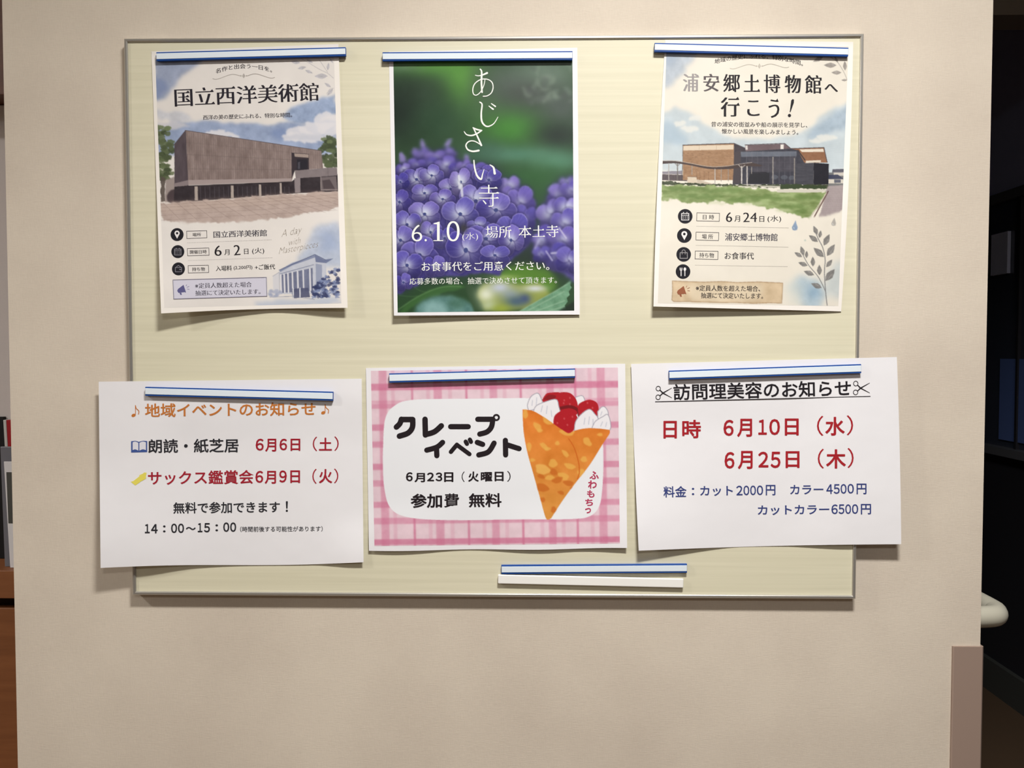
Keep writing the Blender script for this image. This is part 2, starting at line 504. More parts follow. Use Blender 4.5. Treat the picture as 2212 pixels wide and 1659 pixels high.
# ------------------------------------------------------------------ the six sheets
C1 = (300, 60, 500/2183); C2 = (300, 400, 500/2212)
C3 = (800, 80, 480/2212); C4 = (800, 380, 480/2212)
C5 = (1380, 60, 520/2212); C6 = (1380, 380, 520/2212)
CA = (180, 780, 620/2212); CB = (770, 770, 600/2212); CC = (1340, 750, 640/2212)
INK = (28, 24, 30); INKG = (60, 56, 60)

def icon(sh, fr, cx, cy, r, kind, fg=(225, 222, 222)):
    d = shape(sh, fr, [circ(cx, cy, r, 40)], (22, 21, 30), 'icon_disc', 0.00045)
    k = r/67.0
    def S(polys, c=fg, lift=0.00065): shape(sh, fr, [[(cx + x*k, cy + y*k) for x, y in p] for p in polys], c, 'icon_symbol', lift, d)
    if kind == 'pin':
        S([circ(0, -14, 27, 28), [(-25, -4), (25, -4), (0, 42)]]); S([circ(0, -14, 12, 20)], (22, 21, 30), 0.0008)
    elif kind == 'calendar':
        S(stroke([(-33, -26), (33, -26), (33, 34), (-33, 34)], 6, True) + stroke([(-33, -10), (33, -10)], 5) +
          stroke([(-16, -36), (-16, -26)], 6) + stroke([(16, -36), (16, -26)], 6) +
          [circ(x, y, 4, 8) for x in (-18, 0, 18) for y in (4, 18)])
    elif kind == 'bag':
        S(stroke([(-32, -16), (32, -16), (34, 36), (-34, 36)], 6, True) + stroke(smooth_line([(-15, -16), (-13, -34), (0, -42), (13, -34), (15, -16)], 4), 5) +
          stroke([(-14, -10), (-14, -2)], 5) + stroke([(14, -10), (14, -2)], 5))
    elif kind == 'purse':
        S(stroke([(-32, -14), (32, -14), (32, 30), (-32, 30)], 6, True) + stroke([(-24, -18), (0, -36), (24, -18)], 6) + stroke([(12, 6), (32, 6)], 9))
    elif kind == 'cutlery':
        S(stroke([(-18, -12), (-18, 38)], 8) + stroke([(-28, -34), (-27, -14), (-18, -8), (-9, -14), (-8, -34)], 5) + stroke([(-18, -34), (-18, -12)], 5) +
          [circ(17, -22, 12, 20, 16)] + stroke([(17, -8), (17, 38)], 8))

def frame_box(sh, fr, pts, w, rgb, name='label_frame'):
    q = []
    for i in range(len(pts)):
        a, b = pts[i], pts[(i+1) % len(pts)]; n = max(1, int(math.dist(a, b)/45))
        q += [(a[0]+(b[0]-a[0])*j/n, a[1]+(b[1]-a[1])*j/n) for j in range(n)]
    return shape(sh, fr, stroke(q, w, True), rgb, name, 0.0011 if 'notice' in name else 0.0004)

def megaphone(sh, fr, cx, cy, rgb, k=1.0):
    P = lambda l: [(cx + x*k, cy + y*k) for x, y in l]
    shape(sh, fr, [P([(-50, 8), (-42, -10), (8, -48), (30, 20), (-38, 28)]), P([(-28, 28), (-10, 26), (-4, 46), (-18, 48)])] +
          stroke(P([(10, -46), (32, 22)]), 7*k) + stroke(P([(36, -40), (42, -52)]), 4*k) + stroke(P([(46, -26), (66, -36)]), 4*k) + stroke(P([(48, -8), (68, -6)]), 4*k),
          rgb, 'megaphone_symbol', 0.0006)

def dotted(sh, fr, a, b, rgb, n=52, w=4):
    P = []
    for i in range(n):
        t = (i + .2)/n; u = (i + .75)/n
        x0, y0 = a[0]+(b[0]-a[0])*t, a[1]+(b[1]-a[1])*t; x1, y1 = a[0]+(b[0]-a[0])*u, a[1]+(b[1]-a[1])*u
        P.append([(x0, y0-w/2), (x1, y1-w/2), (x1, y1+w/2), (x0, y0+w/2)])
    shape(sh, fr, P, rgb, 'dotted_rule', 0.0004)

def swash(sh, fr, x0, x1, yl, ym, rgb):
    xm = (x0+x1)/2; w = x1-x0
    shape(sh, fr, stroke(smooth_line([(x0, yl), (x0+w*.08, yl+3), (x0+w*.3, ym-12), (xm-w*.06, ym)]), 5) +
          stroke(smooth_line([(x1, yl-12), (x1-w*.08, yl-8), (x1-w*.3, ym-18), (xm+w*.06, ym)]), 5) +
          [[(xm-14, ym), (xm, ym-24), (xm+14, ym), (xm, ym+24)]] + [circ(xm-26, ym, 6, 10), circ(xm+26, ym, 6, 10)], rgb, 'flourish', 0.0004)

def leaf(pa, base, tip, w, rgb, a=0.9, hi=None):
    bx, by = base; tx, ty = tip; dx, dy = tx-bx, ty-by; nx, ny = -dy, dx
    f = lambda t, s: (bx+dx*t + nx*s*w, by+dy*t + ny*s*w)
    pa.poly([f(0, 0), f(.2, .32), f(.45, .5), (f(.75, .3)), f(1, 0), f(.75, -.3), f(.45, -.5), f(.2, -.32)], rgb, a, var=22, vsc=5, seed=int(bx) % 40)
    if hi: pa.line([f(.25, .08), f(.6, .1)], 9, hi, .55, soft=1)
    pa.line([base, f(.9, 0)], 3, tuple(c*.75 for c in rgb), .6)

# ---- 1: museum poster, top left
BASE = -0.0026
def dep1(u, v): return BASE + 0.021*(1-u)**2.0*sm((v-.25)/.75)*v + 0.011*sm((u-.55)/.45)*sm((v-.45)/.55) + 0.0012*sm(np.abs(v-.02)*30)
s1 = Sheet('museum_poster', 'art museum poster with a grey concrete building in watercolour, upper left of the board', 'poster',
           (327, 111), (731, 95), (751, 665), (348, 677), dep1, M_PAPERW, wave=lambda u: -3*np.sin(u*math.pi))
pa = Paint([(335.2, 120), (721, 104), (737.5, 655), (355, 665)])
pa.C[:] = (231, 226, 221)
pa.fr = C1
n0 = noise(pa.X, pa.Y, 60, 5)
pa.C += ((n0-.5)*14)[..., None]
SK = (138, 153, 186)
pa.poly([(140, 240), (620, 240), (560, 370), (400, 430), (350, 520), (290, 620), (150, 710)], (148, 160, 188), .9, soft=4, wob=9, wsc=18, seed=2, var=22, vsc=20)
pa.poly([(140, 480), (260, 500), (280, 590), (200, 660), (150, 680)], (120, 138, 180), .6, soft=4, wob=8, seed=3)
pa.poly([(160, 770), (420, 800), (520, 860), (430, 900), (200, 860)], (200, 203, 212), .8, soft=3, wob=8, seed=6, var=16)
pa.poly([(150, 940), (330, 900), (620, 880), (900, 900), (1130, 905), (1400, 900), (1620, 900), (1860, 860), (1890, 1200), (150, 1200)], (150, 166, 198), .95, soft=3, wob=8, wsc=22, seed=8, var=26, vsc=22)
pa.poly([(1420, 760), (1560, 700), (1850, 640), (1870, 800), (1720, 850), (1660, 930), (1480, 890), (1360, 840)], (150, 168, 200), .95, soft=3, wob=7, seed=9, var=22)
pa.poly([(1250, 960), (1380, 940), (1440, 1010), (1340, 1050), (1240, 1030)], (118, 138, 182), .6, soft=4, wob=7, seed=10)
for cx, cy, rx, ry in ((1760, 880, 110, 80), (1640, 960, 130, 70), (1500, 985, 110, 55), (1800, 960, 110, 70), (1440, 1030, 90, 45), (1600, 1040, 160, 50)):
    pa.poly(circ(cx, cy, rx, 24, ry), (226, 224, 228), .85, soft=1.5, wob=6, wsc=9, seed=int(cx) % 30)
pa.poly(circ(1620, 1030, 260, 24, 30), (196, 200, 212), .6, soft=2, wob=5, seed=4)
pa.poly([(600, 1000), (760, 960), (900, 1000), (960, 1050), (640, 1010)], (228, 226, 230), .9, soft=1.5, wob=5, wsc=9, seed=14)
pa.poly([(160, 900), (330, 880), (500, 930), (330, 960), (170, 950)], (210, 208, 212), .8, soft=2, wob=6, seed=15)
# trees
def tree(blobs, seed):
    R = random.Random(seed)
    for bx_, by_, rx, ry in blobs:
        for k in range(15):
            a = R.random()*6.28; q = R.random()**.5
            cx, cy = bx_+math.cos(a)*rx*q, by_+math.sin(a)*ry*q
            g = R.random(); top = (by_ - cy)/ry*.5 + .5
            c = np.array((58, 68, 46))*(1-g) + np.array((112, 126, 88))*g
            pa.poly(circ(cx, cy, 28+14*R.random(), 10, 22), c*(.8+.3*top), .85, soft=.6, wob=3, wsc=5, seed=k+2)
tree([(215, 1010, 90, 80), (245, 1130, 80, 80), (240, 1260, 90, 80), (225, 1370, 70, 60)], 3)
tree([(1800, 1090, 70, 60), (1790, 1180, 90, 70), (1820, 1260, 60, 50)], 5)
pa.poly([(205, 1400), (250, 1420), (245, 1640), (210, 1640)], (88, 78, 72), .9, wob=3, seed=4)
pa.poly([(250, 1440), (340, 1400), (350, 1640), (250, 1640)], (140, 126, 122), .8, soft=1, wob=3)
pa.poly(circ(350, 1590, 90, 20, 70), (66, 54, 58), .9, soft=1, wob=5, seed=7)
# building
pa.poly([(335, 1100), (440, 968), (465, 1490), (335, 1500)], (84, 74, 80), 1, var=16, vsc=9, vas=3)
pa.poly([(440, 968), (1720, 1160), (1738, 1325), (1470, 1345), (1440, 1450), (465, 1480)], (140, 124, 120), 1, var=24, vsc=8, seed=21, vas=3)
for i in range(62):
    t = i/62; x = 455 + 1270*t; yt = 970 + 190*t; yb = 1440 - 110*t if x > 1440 else 1440 - 12*t
    pa.line([(x, yt+14), (x+10*(1-t), min(yb, 1440))], 3.2, (100, 86, 84), .5)
for yl, yr in ((1195, 1245), (1330, 1340)):
    pa.line([(455, yl), (1440, yr)], 3, (105, 92, 90), .7)
pa.line([(452, 1080), (1720, 1205)], 3, (110, 96, 94), .5)
pa.line([(440, 968), (1720, 1160)], 6, (90, 78, 80), .9)
pa.line([(440, 968), (465, 1490)], 4, (72, 62, 66), .9)
pa.line([(440, 968), (335, 1100)], 5, (72, 62, 66), .9)
pa.poly([(465, 1436), (1440, 1420), (1440, 1448), (465, 1482)], (166, 152, 150), 1)
pa.poly([(335, 1468), (465, 1436), (465, 1486), (335, 1500)], (138, 126, 128), 1)
pa.poly([(335, 1500), (465, 1488), (1440, 1450), (1500, 1400), (1890, 1380), (1900, 1545), (1500, 1560), (490, 1640), (330, 1630)], (52, 45, 50), 1, var=12, vsc=9)
for x in range(580, 1420, 44): pa.line([(x, 1500), (x+3, 1610-(x-580)*.06)], 7, (86, 80, 88), .6)
for x, w, y0, y1 in ((540, 30, 1496, 1628), (880, 26, 1488, 1606), (1142, 22, 1478, 1588), (1337, 18, 1464, 1564)):
    pa.poly([(x-w/2, y0), (x+w/2, y0), (x+w/2+2, y1), (x-w/2+2, y1)], (176, 164, 156), 1)
pa.poly([(1440, 1178), (1602, 1190), (1604, 1340), (1470, 1348), (1442, 1420)], (58, 50, 56), 1)
pa.poly([(1465, 1184), (1600, 1194), (1600, 1226), (1470, 1216)], (164, 148, 140), 1)
pa.poly([(1490, 1240), (1590, 1240), (1590, 1335), (1490, 1340)], (40, 38, 46), 1)
pa.poly([(1500, 1270), (1520, 1262), (1520, 1330), (1500, 1334)], (92, 90, 100), .7)
pa.poly([(1470, 1348), (1780, 1320), (1868, 1318), (1872, 1392), (1790, 1400), (1480, 1420)], (132, 122, 124), 1, var=8)
pa.line([(1780, 1320), (1786, 1400)], 3, (90, 82, 86), .8)
pa.poly([(1465, 1420), (1522, 1418), (1524, 1552), (1472, 1556)], (142, 132, 134), 1)
pa.poly([(1712, 1410), (1860, 1400), (1872, 1525), (1716, 1535)], (112, 102, 104), 1)
pa.poly([(1730, 1440), (1800, 1430), (1850, 1520), (1740, 1520)], (70, 60, 64), .8)
pa.line([(1716, 1405), (1718, 1530), (1872, 1528)], 6, (164, 152, 150), .9)
# plaza
pa.fr = C2
pa.poly([(196, 170), (480, 158), (1200, 100), (1910, 62), (1915, 190), (1830, 250), (1600, 270), (1420, 310), (1200, 330), (980, 355), (740, 365), (560, 350), (460, 372), (350, 350), (230, 338)], (186, 168, 160), 1, soft=1, wob=6, wsc=12, seed=31, var=16, vsc=16)
pa.fill(pa.mask([(196, 170), (480, 158), (1200, 100), (1910, 62), (1900, 130), (900, 210), (200, 260)], 5), (196, 176, 164), .5)
for i in range(13):
    x = 230 + i*125
    pa.line([(x, 170 - (x-200)*.055), (x + 180 + i*28, 345 - i*9)], 3, (130, 112, 106), .55)
for y0, y1 in ((178, 92), (205, 118), (238, 150), (280, 190), (325, 240)):
    pa.line([(205, y0+10), (1890, y1)], 3, (138, 120, 112), .5)
pa.poly([(190, 345), (350, 352), (560, 356), (740, 372), (1200, 336), (1420, 316), (1640, 280), (1830, 255), (1930, 210), (1930, 400), (190, 400)], (231, 226, 221), .9, soft=2, wob=7, wsc=8, seed=33)
# wash + sketch, lower right
pa.poly([(1640, 480), (1720, 370), (1900, 350), (1950, 520), (1940, 800), (1600, 760), (1500, 700), (1560, 620)], (178, 190, 212), .85, soft=5, wob=12, wsc=20, seed=35, var=16)
pa.poly([(1720, 470), (1870, 440), (1910, 620), (1760, 660)], (146, 164, 200), .55, soft=7, wob=12, seed=36)
pa.poly([(1100, 1120), (1400, 1090), (1900, 1080), (1920, 1130), (1500, 1160), (1150, 1180)], (186, 196, 214), .8, soft=4, wob=8, seed=37)
pa.poly([(1280, 870), (1340, 830), (1345, 1030), (1285, 1040)], (214, 214, 220), .9, soft=.6)
pa.line([(1280, 870), (1340, 832), (1345, 1020)], 4, (120, 126, 150), .7)
pa.poly([(1340, 812), (1460, 740), (1680, 665), (1790, 715), (1795, 1040), (1360, 1040)], (198, 202, 214), 1, var=8)
pa.poly([(1345, 812), (1460, 748), (1682, 665), (1684, 690), (1465, 768), (1350, 830)], (128, 138, 168), .9)
pa.poly([(1680, 665), (1770, 712), (1860, 700), (1790, 745), (1690, 735)], (104, 114, 148), .9)
pa.line([(1340, 812), (1682, 662), (1780, 712)], 6, (78, 86, 120), .9)
pa.line([(1350, 848), (1670, 760)], 5, (96, 104, 136), .9)
pa.poly([(1350, 858), (1660, 790), (1665, 1010), (1360, 1030)], (106, 112, 140), .9, var=14, vsc=6)
for x in (1356, 1388, 1424, 1466, 1516, 1570, 1634):
    pa.line([(x, 858-(x-1350)*.2), (x+6, 1025)], 15, (222, 222, 228), 1)
pa.poly([(1690, 750), (1750, 760), (1752, 1000), (1692, 1000)], (150, 158, 182), .9)
pa.poly([(1465, 985), (1530, 985), (1620, 980), (1640, 1075), (1470, 1075)], (82, 86, 116), .9, wob=2)
for x in (1475, 1540): pa.line([(x, 985), (x, 1075)], 12, (216, 218, 226), 1)
pa.line([(1250, 1070), (1470, 1062), (1680, 1092)], 4, (110, 118, 146), .8)
R_ = random.Random(8)
for k in range(105):
    cx = 1660 + R_.random()*250; lim = 1010 - (cx-1640)*1.0; cy = max(lim, 730) + R_.random()*(1070-max(lim, 730))
    c = np.array((52, 60, 100))*1.0 if R_.random() < .6 else np.array((128, 142, 180))
    pa.poly(circ(cx, cy, 20, 9, 15), c, .75, soft=.4, wob=3, wsc=4, seed=k % 30)
for k in range(14):
    pa.poly(circ(1245+R_.random()*110, 1000+R_.random()*60, 20, 9, 16), (150, 160, 190), .5, soft=.8, wob=3, seed=k)
# twig top right
pa.fr = C1
G = (168, 164, 170)
pa.line(smooth_line([(1835, 475), (1780, 430), (1700, 390), (1600, 330), (1530, 290)]), 4, G, .9)
pa.line(smooth_line([(1780, 420), (1740, 360), (1700, 300)]), 4, G, .9)
for b, t in (((1780, 455), (1655, 458)), ((1570, 400), (1640, 430)), ((1500, 385), (1580, 370)), ((1780, 400), (1790, 330)), ((1640, 330), (1580, 300)), ((1520, 330), (1430, 318)), ((1810, 560), (1750, 520)), ((1830, 575), (1775, 640)), ((1830, 330), (1800, 290))):
    leaf(pa, b, t, .42, (190, 188, 194), .9)
pa.line(smooth_line([(1838, 570), (1800, 580), (1770, 625)]), 4, G, .8)
pa.build(s1)
text(s1, C1, '名作と出会う一日を。', (725, 412), (1255, 400), 44, (60, 56, 62), MINS, 'arched_lettering', bow=45, res=2)
swash(s1, C1, 697, 1280, 480, 452, (176, 170, 164))
text(s1, C1, '国立西洋美術館', (335, 658), (1697, 600), 172, (34, 30, 40), MINB, 'title_lettering')
text(s1, C1, '西洋の美の歴史にふれる、特別な時間。', (605, 846), (1445, 820), 44, (58, 54, 62), MINS, 'subtitle_lettering', res=2)
icon(s1, C2, 365, 472, 62, 'pin'); icon(s1, C2, 372, 635, 62, 'calendar', (140, 138, 146)); icon(s1, C2, 378, 800, 62, 'purse', (128, 126, 134))
frame_box(s1, C2, [(456, 440), (648, 434), (650, 503), (458, 510)], 4.5, INKG)
frame_box(s1, C2, [(463, 605), (668, 600), (671, 669), (466, 676)], 4.5, INKG)
frame_box(s1, C2, [(470, 769), (664, 765), (667, 834), (473, 840)], 4.5, INKG)
text(s1, C2, '場所', (512, 474), (595, 471), 33, INKG, MINS, res=2)
text(s1, C2, '開催日時', (487, 639), (648, 635), 36, INKG, MINS, res=2)
text(s1, C2, '持ち物', (508, 804), (632, 801), 36, INKG, MINS, res=2)
text(s1, C2, '国立西洋美術館', (712, 472), (1223, 455), 62, (56, 54, 66), MINS, res=2)
dotted(s1, C2, (460, 551), (1270, 521), (176, 172, 170)); dotted(s1, C2, (466, 720), (1278, 692), (176, 172, 170))
text(s1, C2, '6', (722, 628), (790, 625), 96, INK, DIG, 'date_lettering'); text(s1, C2, '月', (817, 641), (866, 640), 52, INK, MINS, 'date_lettering')
text(s1, C2, '2', (906, 622), (970, 619), 96, INK, DIG, 'date_lettering'); text(s1, C2, '日', (1005, 634), (1047, 633), 50, INK, MINS, 'date_lettering')
text(s1, C2, '(火)', (1082, 630), (1198, 627), 62, INK, MIN, 'date_lettering')
text(s1, C2, '入場料', (735, 796), (888, 792), 50, INK, MINS, res=2); text(s1, C2, '(2,200円)', (905, 792), (1085, 786), 42, INKG, MINS, res=2)
text(s1, C2, '+ご飯代', (1108, 785), (1302, 778), 50, INK, MINS, res=2)
def quad_panel(sh, fr, q, rgb, name, lift, nx=30, ny=8):
    ox, oy, k = fr; u, v = np.meshgrid(np.linspace(0, 1, nx+1), np.linspace(0, 1, ny+1)); a, b, c, d = [np.array(p, float) for p in q]
    X = (a[0]*(1-u)+b[0]*u)*(1-v) + (d[0]*(1-u)+c[0]*u)*v; Y = (a[1]*(1-u)+b[1]*u)*(1-v) + (d[1]*(1-u)+c[1]*u)*v
    idx = np.arange((nx+1)*(ny+1)).reshape(ny+1, nx+1)
    f = np.stack([idx[:-1, :-1], idx[1:, :-1], idx[1:, 1:], idx[:-1, 1:]], -1).reshape(-1, 4)
    return mk(name, sh.pt(ox+X*k, oy+Y*k, lift).reshape(-1, 3), f, flat(rgb), sh.o)
quad_panel(s1, C2, [(325, 905), (1218, 880), (1224, 1060), (333, 1087)], (204, 202, 216), 'notice_panel', 0.0003)
frame_box(s1, C2, [(325, 905), (1218, 880), (1224, 1060), (333, 1087)], 5, (124, 122, 140), 'notice_frame')
megaphone(s1, C2, 415, 1002, (88, 86, 132), .98)
text(s1, C2, '※定員人数超えた場合', (536, 962), (1078, 948), 50, (66, 62, 76), MINS, 'notice_lettering', res=2, lift=.0006)
text(s1, C2, '抽選にて決定いたします。', (538, 1032), (1162, 1016), 50, (66, 62, 76), MINS, 'notice_lettering', res=2, lift=.0006)
SCR = (-0.024, 0.006, 0, 0.55)
for t_, l_, r_, h_ in (('A day', (1358, 475), (1562, 430), 86), ('with', (1432, 548), (1545, 524), 58), ('Masterpieces', (1335, 640), (1718, 568), 78)):
    text(s1, C2, t_, l_, r_, h_, (150, 140, 128), SCR, 'script_lettering')

# ---- 2: hydrangea poster, top centre
def dep2(u, v): return BASE + 0.007*(1-u)**1.5*sm((v-.5)/.5) + 0.0035*sm((v-.5)/.5)
s2 = Sheet('hydrangea_poster', 'hydrangea photograph poster with white vertical lettering, top centre of the board', 'poster',
           (840, 112), (1247, 103), (1252.5, 679.5), (851, 681.8), dep2, M_PAPER)
pa = Paint([(849.5, 122), (1236.5, 113), (1240.5, 671), (859, 675)])
pa.C[:] = (44, 74, 46)
pa.fr = C3
for a in ((600, 290, 400, 120, (78, 140, 52), .95), (910, 430, 190, 280, (88, 156, 52), .9), (330, 300, 200, 60, (120, 150, 120), .6), (400, 560, 300, 180, (38, 62, 40), .8),
          (260, 760, 300, 300, (18, 36, 28), .95), (700, 850, 300, 250, (30, 66, 40), .8), (1400, 900, 330, 200, (62, 132, 44), .95), (1180, 560, 180, 200, (70, 110, 62), .7),
          (1400, 480, 350, 200, (72, 86, 78), .9), (1750, 380, 330, 200, (98, 120, 104), .9), (1600, 560, 260, 130, (60, 66, 62), .7), (1900, 700, 250, 200, (74, 84, 82), .8),
          (1880, 980, 230, 130, (26, 44, 36), .95), (1450, 1170, 380, 90, (84, 138, 116), .8), (1850, 1240, 280, 110, (92, 146, 122), .85), (1150, 1130, 200, 110, (60, 100, 84), .7),
          (1500, 1400, 300, 110, (40, 92, 46), .9), (1750, 1450, 260, 200, (46, 96, 52), .7), (1720, 620, 120, 40, (110, 124, 114), .5), (1760, 400, 60, 30, (140, 156, 140), .4)):
    pa.blob(*a[:4], a[4], a[5])
pa.C += ((noise(pa.X, pa.Y, 40, 3)-.5)*12)[..., None]
pa.fr = C4
for a in ((1550, 300, 260, 260, (42, 88, 44), .9), (1600, 850, 300, 200, (28, 46, 34), .9), (600, 1150, 500, 160, (34, 66, 38), 1), (1000, 1250, 500, 140, (30, 56, 34), .9)):
    pa.blob(*a[:4], a[4], a[5])
pa.poly([(270, 1170), (420, 1110), (700, 1060), (1000, 1050), (1100, 1350), (270, 1360)], (36, 70, 38), .9, soft=2, seed=3)
pa.poly([(280, 1345), (420, 1230), (600, 1130), (820, 1075), (960, 1110), (760, 1160), (560, 1220), (420, 1310), (330, 1360)], (58, 104, 50), .8, soft=2, wob=4)
pa.line(smooth_line([(280, 1330), (480, 1200), (700, 1110), (900, 1100)]), 12, (98, 140, 86), .6, soft=1)
pa.line(smooth_line([(380, 1050), (470, 1130), (560, 1160)]), 7, (84, 124, 74), .5, soft=1)
pa.line(smooth_line([(285, 1190), (400, 1200), (480, 1195)]), 7, (84, 124, 74), .5, soft=1)
pa.poly(circ(740, 1340, 290, 30, 150), (96, 140, 136), .95, soft=4, wob=6, seed=5, var=24)
pa.poly(circ(640, 1330, 120, 30, 80), (150, 190, 190), .7, soft=6, wob=6, seed=6)
pa.poly(circ(860, 1270, 90, 20, 50), (50, 92, 70), .6, soft=5)
pa.poly([(950, 1060), (1010, 1070), (1130, 1350), (1040, 1350), (960, 1160)], (48, 76, 48), .95, soft=2)
pa.poly([(1280, 940), (1500, 890), (1780, 920), (1860, 1000), (1840, 1120), (1760, 1200), (1500, 1130), (1200, 1040)], (86, 134, 40), .9, soft=6, wob=8, seed=8)
pa.poly([(1060, 1170), (1150, 1060), (1300, 1040), (1480, 1080), (1700, 1070), (1790, 1180), (1560, 1340), (1130, 1345)], (150, 162, 80), .95, soft=4, wob=6, seed=9)
for a in ((1150, 1180, 90, 80, (226, 232, 208), .95), (1290, 1110, 110, 60, (196, 204, 226), .9), (1400, 1180, 110, 60, (150, 166, 206), .6), (1640, 1120, 110, 36, (214, 220, 232), .85),
          (1450, 1250, 110, 60, (70, 96, 120), .9), (1540, 1220, 60, 50, (52, 70, 130), .7), (1180, 1290, 80, 50, (190, 204, 170), .8), (1300, 1320, 90, 40, (150, 168, 60), .8), (1340, 1010, 140, 30, (170, 190, 120), .6)):
    pa.blob(*a[:4], a[4], a[5])
pa.poly([(1480, 1350), (1620, 1270), (1800, 1170), (1900, 1110), (2000, 1035), (1990, 1090), (2005, 1110), (1975, 1150), (1985, 1185), (1955, 1215), (1965, 1250), (1935, 1290), (1950, 1330), (1930, 1355)], (110, 156, 124), 1, soft=.5, seed=10, var=26)
for a_, b_ in (((1560, 1345), (1930, 1150)), ((1640, 1350), (1940, 1240)), ((1760, 1350), (1930, 1300)), ((1480, 1350), (1990, 1060))):
    pa.line([a_, b_], 9, (168, 200, 172), .6, soft=1)
pa.poly([(1880, 1340), (2040, 1240), (2040, 1360), (1880, 1360)], (30, 44, 34), .9, soft=2)
for k in range(26):
    R_ = random.Random(k); pa.fr = C3
    x = 1500+R_.random()*520; y = 280+R_.random()*380
    pa.poly(circ(x, y, 30+R_.random()*50, 12, 14+R_.random()*18, R_.random()*3), R_.choice([(118, 136, 122), (88, 100, 94), (134, 152, 134), (72, 80, 78)]), .4, soft=3, wob=8, seed=k)
for P_ in ([(500, 1110), (495, 1050), (512, 1005), (540, 1050), (560, 1110)], [(730, 1080), (770, 1020), (815, 1008), (800, 1060), (770, 1110)], [(400, 1160), (430, 1100), (470, 1110), (480, 1160)], [(290, 1250), (285, 1160), (310, 1140), (350, 1190), (360, 1250)], [(930, 1230), (940, 1165), (975, 1175), (990, 1240)]):
    pa.poly(P_, (138, 128, 188), 1, soft=1.6)
pa.fr = C4
# flower heads
HEAD = [(240, -60), (290, -110), (380, -105), (430, -170), (500, -255), (560, -205), (680, -240), (800, -270), (850, -170), (950, -130), (1030, -90), (1150, -40), (1300, 20), (1400, 80), (1470, 100), (1560, 160), (1640, 310), (1620, 470), (1610, 640), (1520, 740), (1380, 860), (1290, 1000), (1100, 960), (920, 1000), (720, 1000), (560, 1020), (470, 1105), (350, 1120), (310, 1170), (240, 1170)]
pa.poly(HEAD, (70, 62, 136), 1, soft=2.5, wob=5, seed=12, var=24, vsc=9)
pa.poly([(2040, -20), (1960, 60), (1890, 120), (1800, 210), (1710, 310), (1720, 450), (1640, 540), (1690, 640), (1610, 740), (1700, 830), (1850, 930), (1960, 1000), (2040, 1060)], (92, 84, 150), 1, soft=3, wob=6, seed=13, var=24, vsc=9)
def floret(cx, cy, r, rot=0., sq=1., tint=0., soft=0.5, pale=.5, n=4, dot=True, hues=None):
    ox, oy, k = pa.fr
    X = (pa.X-ox)/k - cx; Y = (pa.Y-oy)/k - cy
    rr, cc = np.where((np.abs(X) < r*1.7) & (np.abs(Y) < r*1.7))
    if len(rr) == 0: return
    sl = (slice(rr.min(), rr.max()+1), slice(cc.min(), cc.max()+1)); X = X[sl]; Y = Y[sl]/sq
    C = pa.C[sl].copy()
    sd = int(abs(cx)+abs(cy)) % 50
    shd = np.exp(-((X+4)**2+(Y-14)**2)/(r*1.05)**2*1.3)
    C = C*(1-.6*shd[..., None]) + np.array((30, 26, 84))*(.6*shd[..., None])
    wx = X + r*.16*(noise(X, Y, r*.5, sd)-.5); wy = Y + r*.16*(noise(X, Y, r*.5, sd+2)-.5)
    D = np.hypot(X, Y)/r
    for i in range(n):
        a = rot + i*2*math.pi/n + (i % 2)*.15
        ca, sa = math.cos(a), math.sin(a); ax = wx*ca + wy*sa; ay = -wx*sa + wy*ca
        rx, ry = r*.56, r*.58*(1-.1*(i % 2))
        e = ((ax-r*.56)/rx)**2 + (ay/ry)**2 - .14*np.sin(ay/ry*2.2)**2*(ax > r*.6)
        M = np.clip((1-e)*r*.22*k/(soft+.4), 0, 1)
        v = np.array((66, 60, 146))*(1-tint) + np.array((118, 102, 176))*tint + ((sd*7+i*13) % 17 - 8)*2.6*np.array((1, 1, .75))
        st = (noise(np.arctan2(Y, X)*60, D*10, 5, sd, 2)-.5)*34*(1-D*.4)
        P = v + st[..., None]
        q = np.exp(-(D/(.22+.40*pale))**2)*(.6+.5*pale); q = np.clip(q, 0, 1)[..., None]
        P = P*(1-q) + np.array((220, 228, 246))*q
        rim = np.exp(-((1-e)/.2)**2)*(e < 1); rim = (rim*.5)[..., None]
        P = P*(1-rim) + np.array((186, 178, 222))*rim
        low = np.clip((Y/r)*.3 + .08, -.12, .36)[..., None]; P = P*(1-low)
        edge = np.exp(-((e-1)/.34)**2)*(e > 1)*.42
        C = C*(1-edge[..., None]) + np.array((40, 32, 96))*edge[..., None]
        C = C*(1-M[..., None]) + P*M[..., None]
    if dot:
        m = np.clip((1-np.hypot(X, Y)/(r*.13))*4, 0, 1)[..., None]; C = C*(1-m) + np.array((58, 68, 128))*m
    if soft > 1: C = blur(C, soft/pa.step)
    pa.C[sl] = C
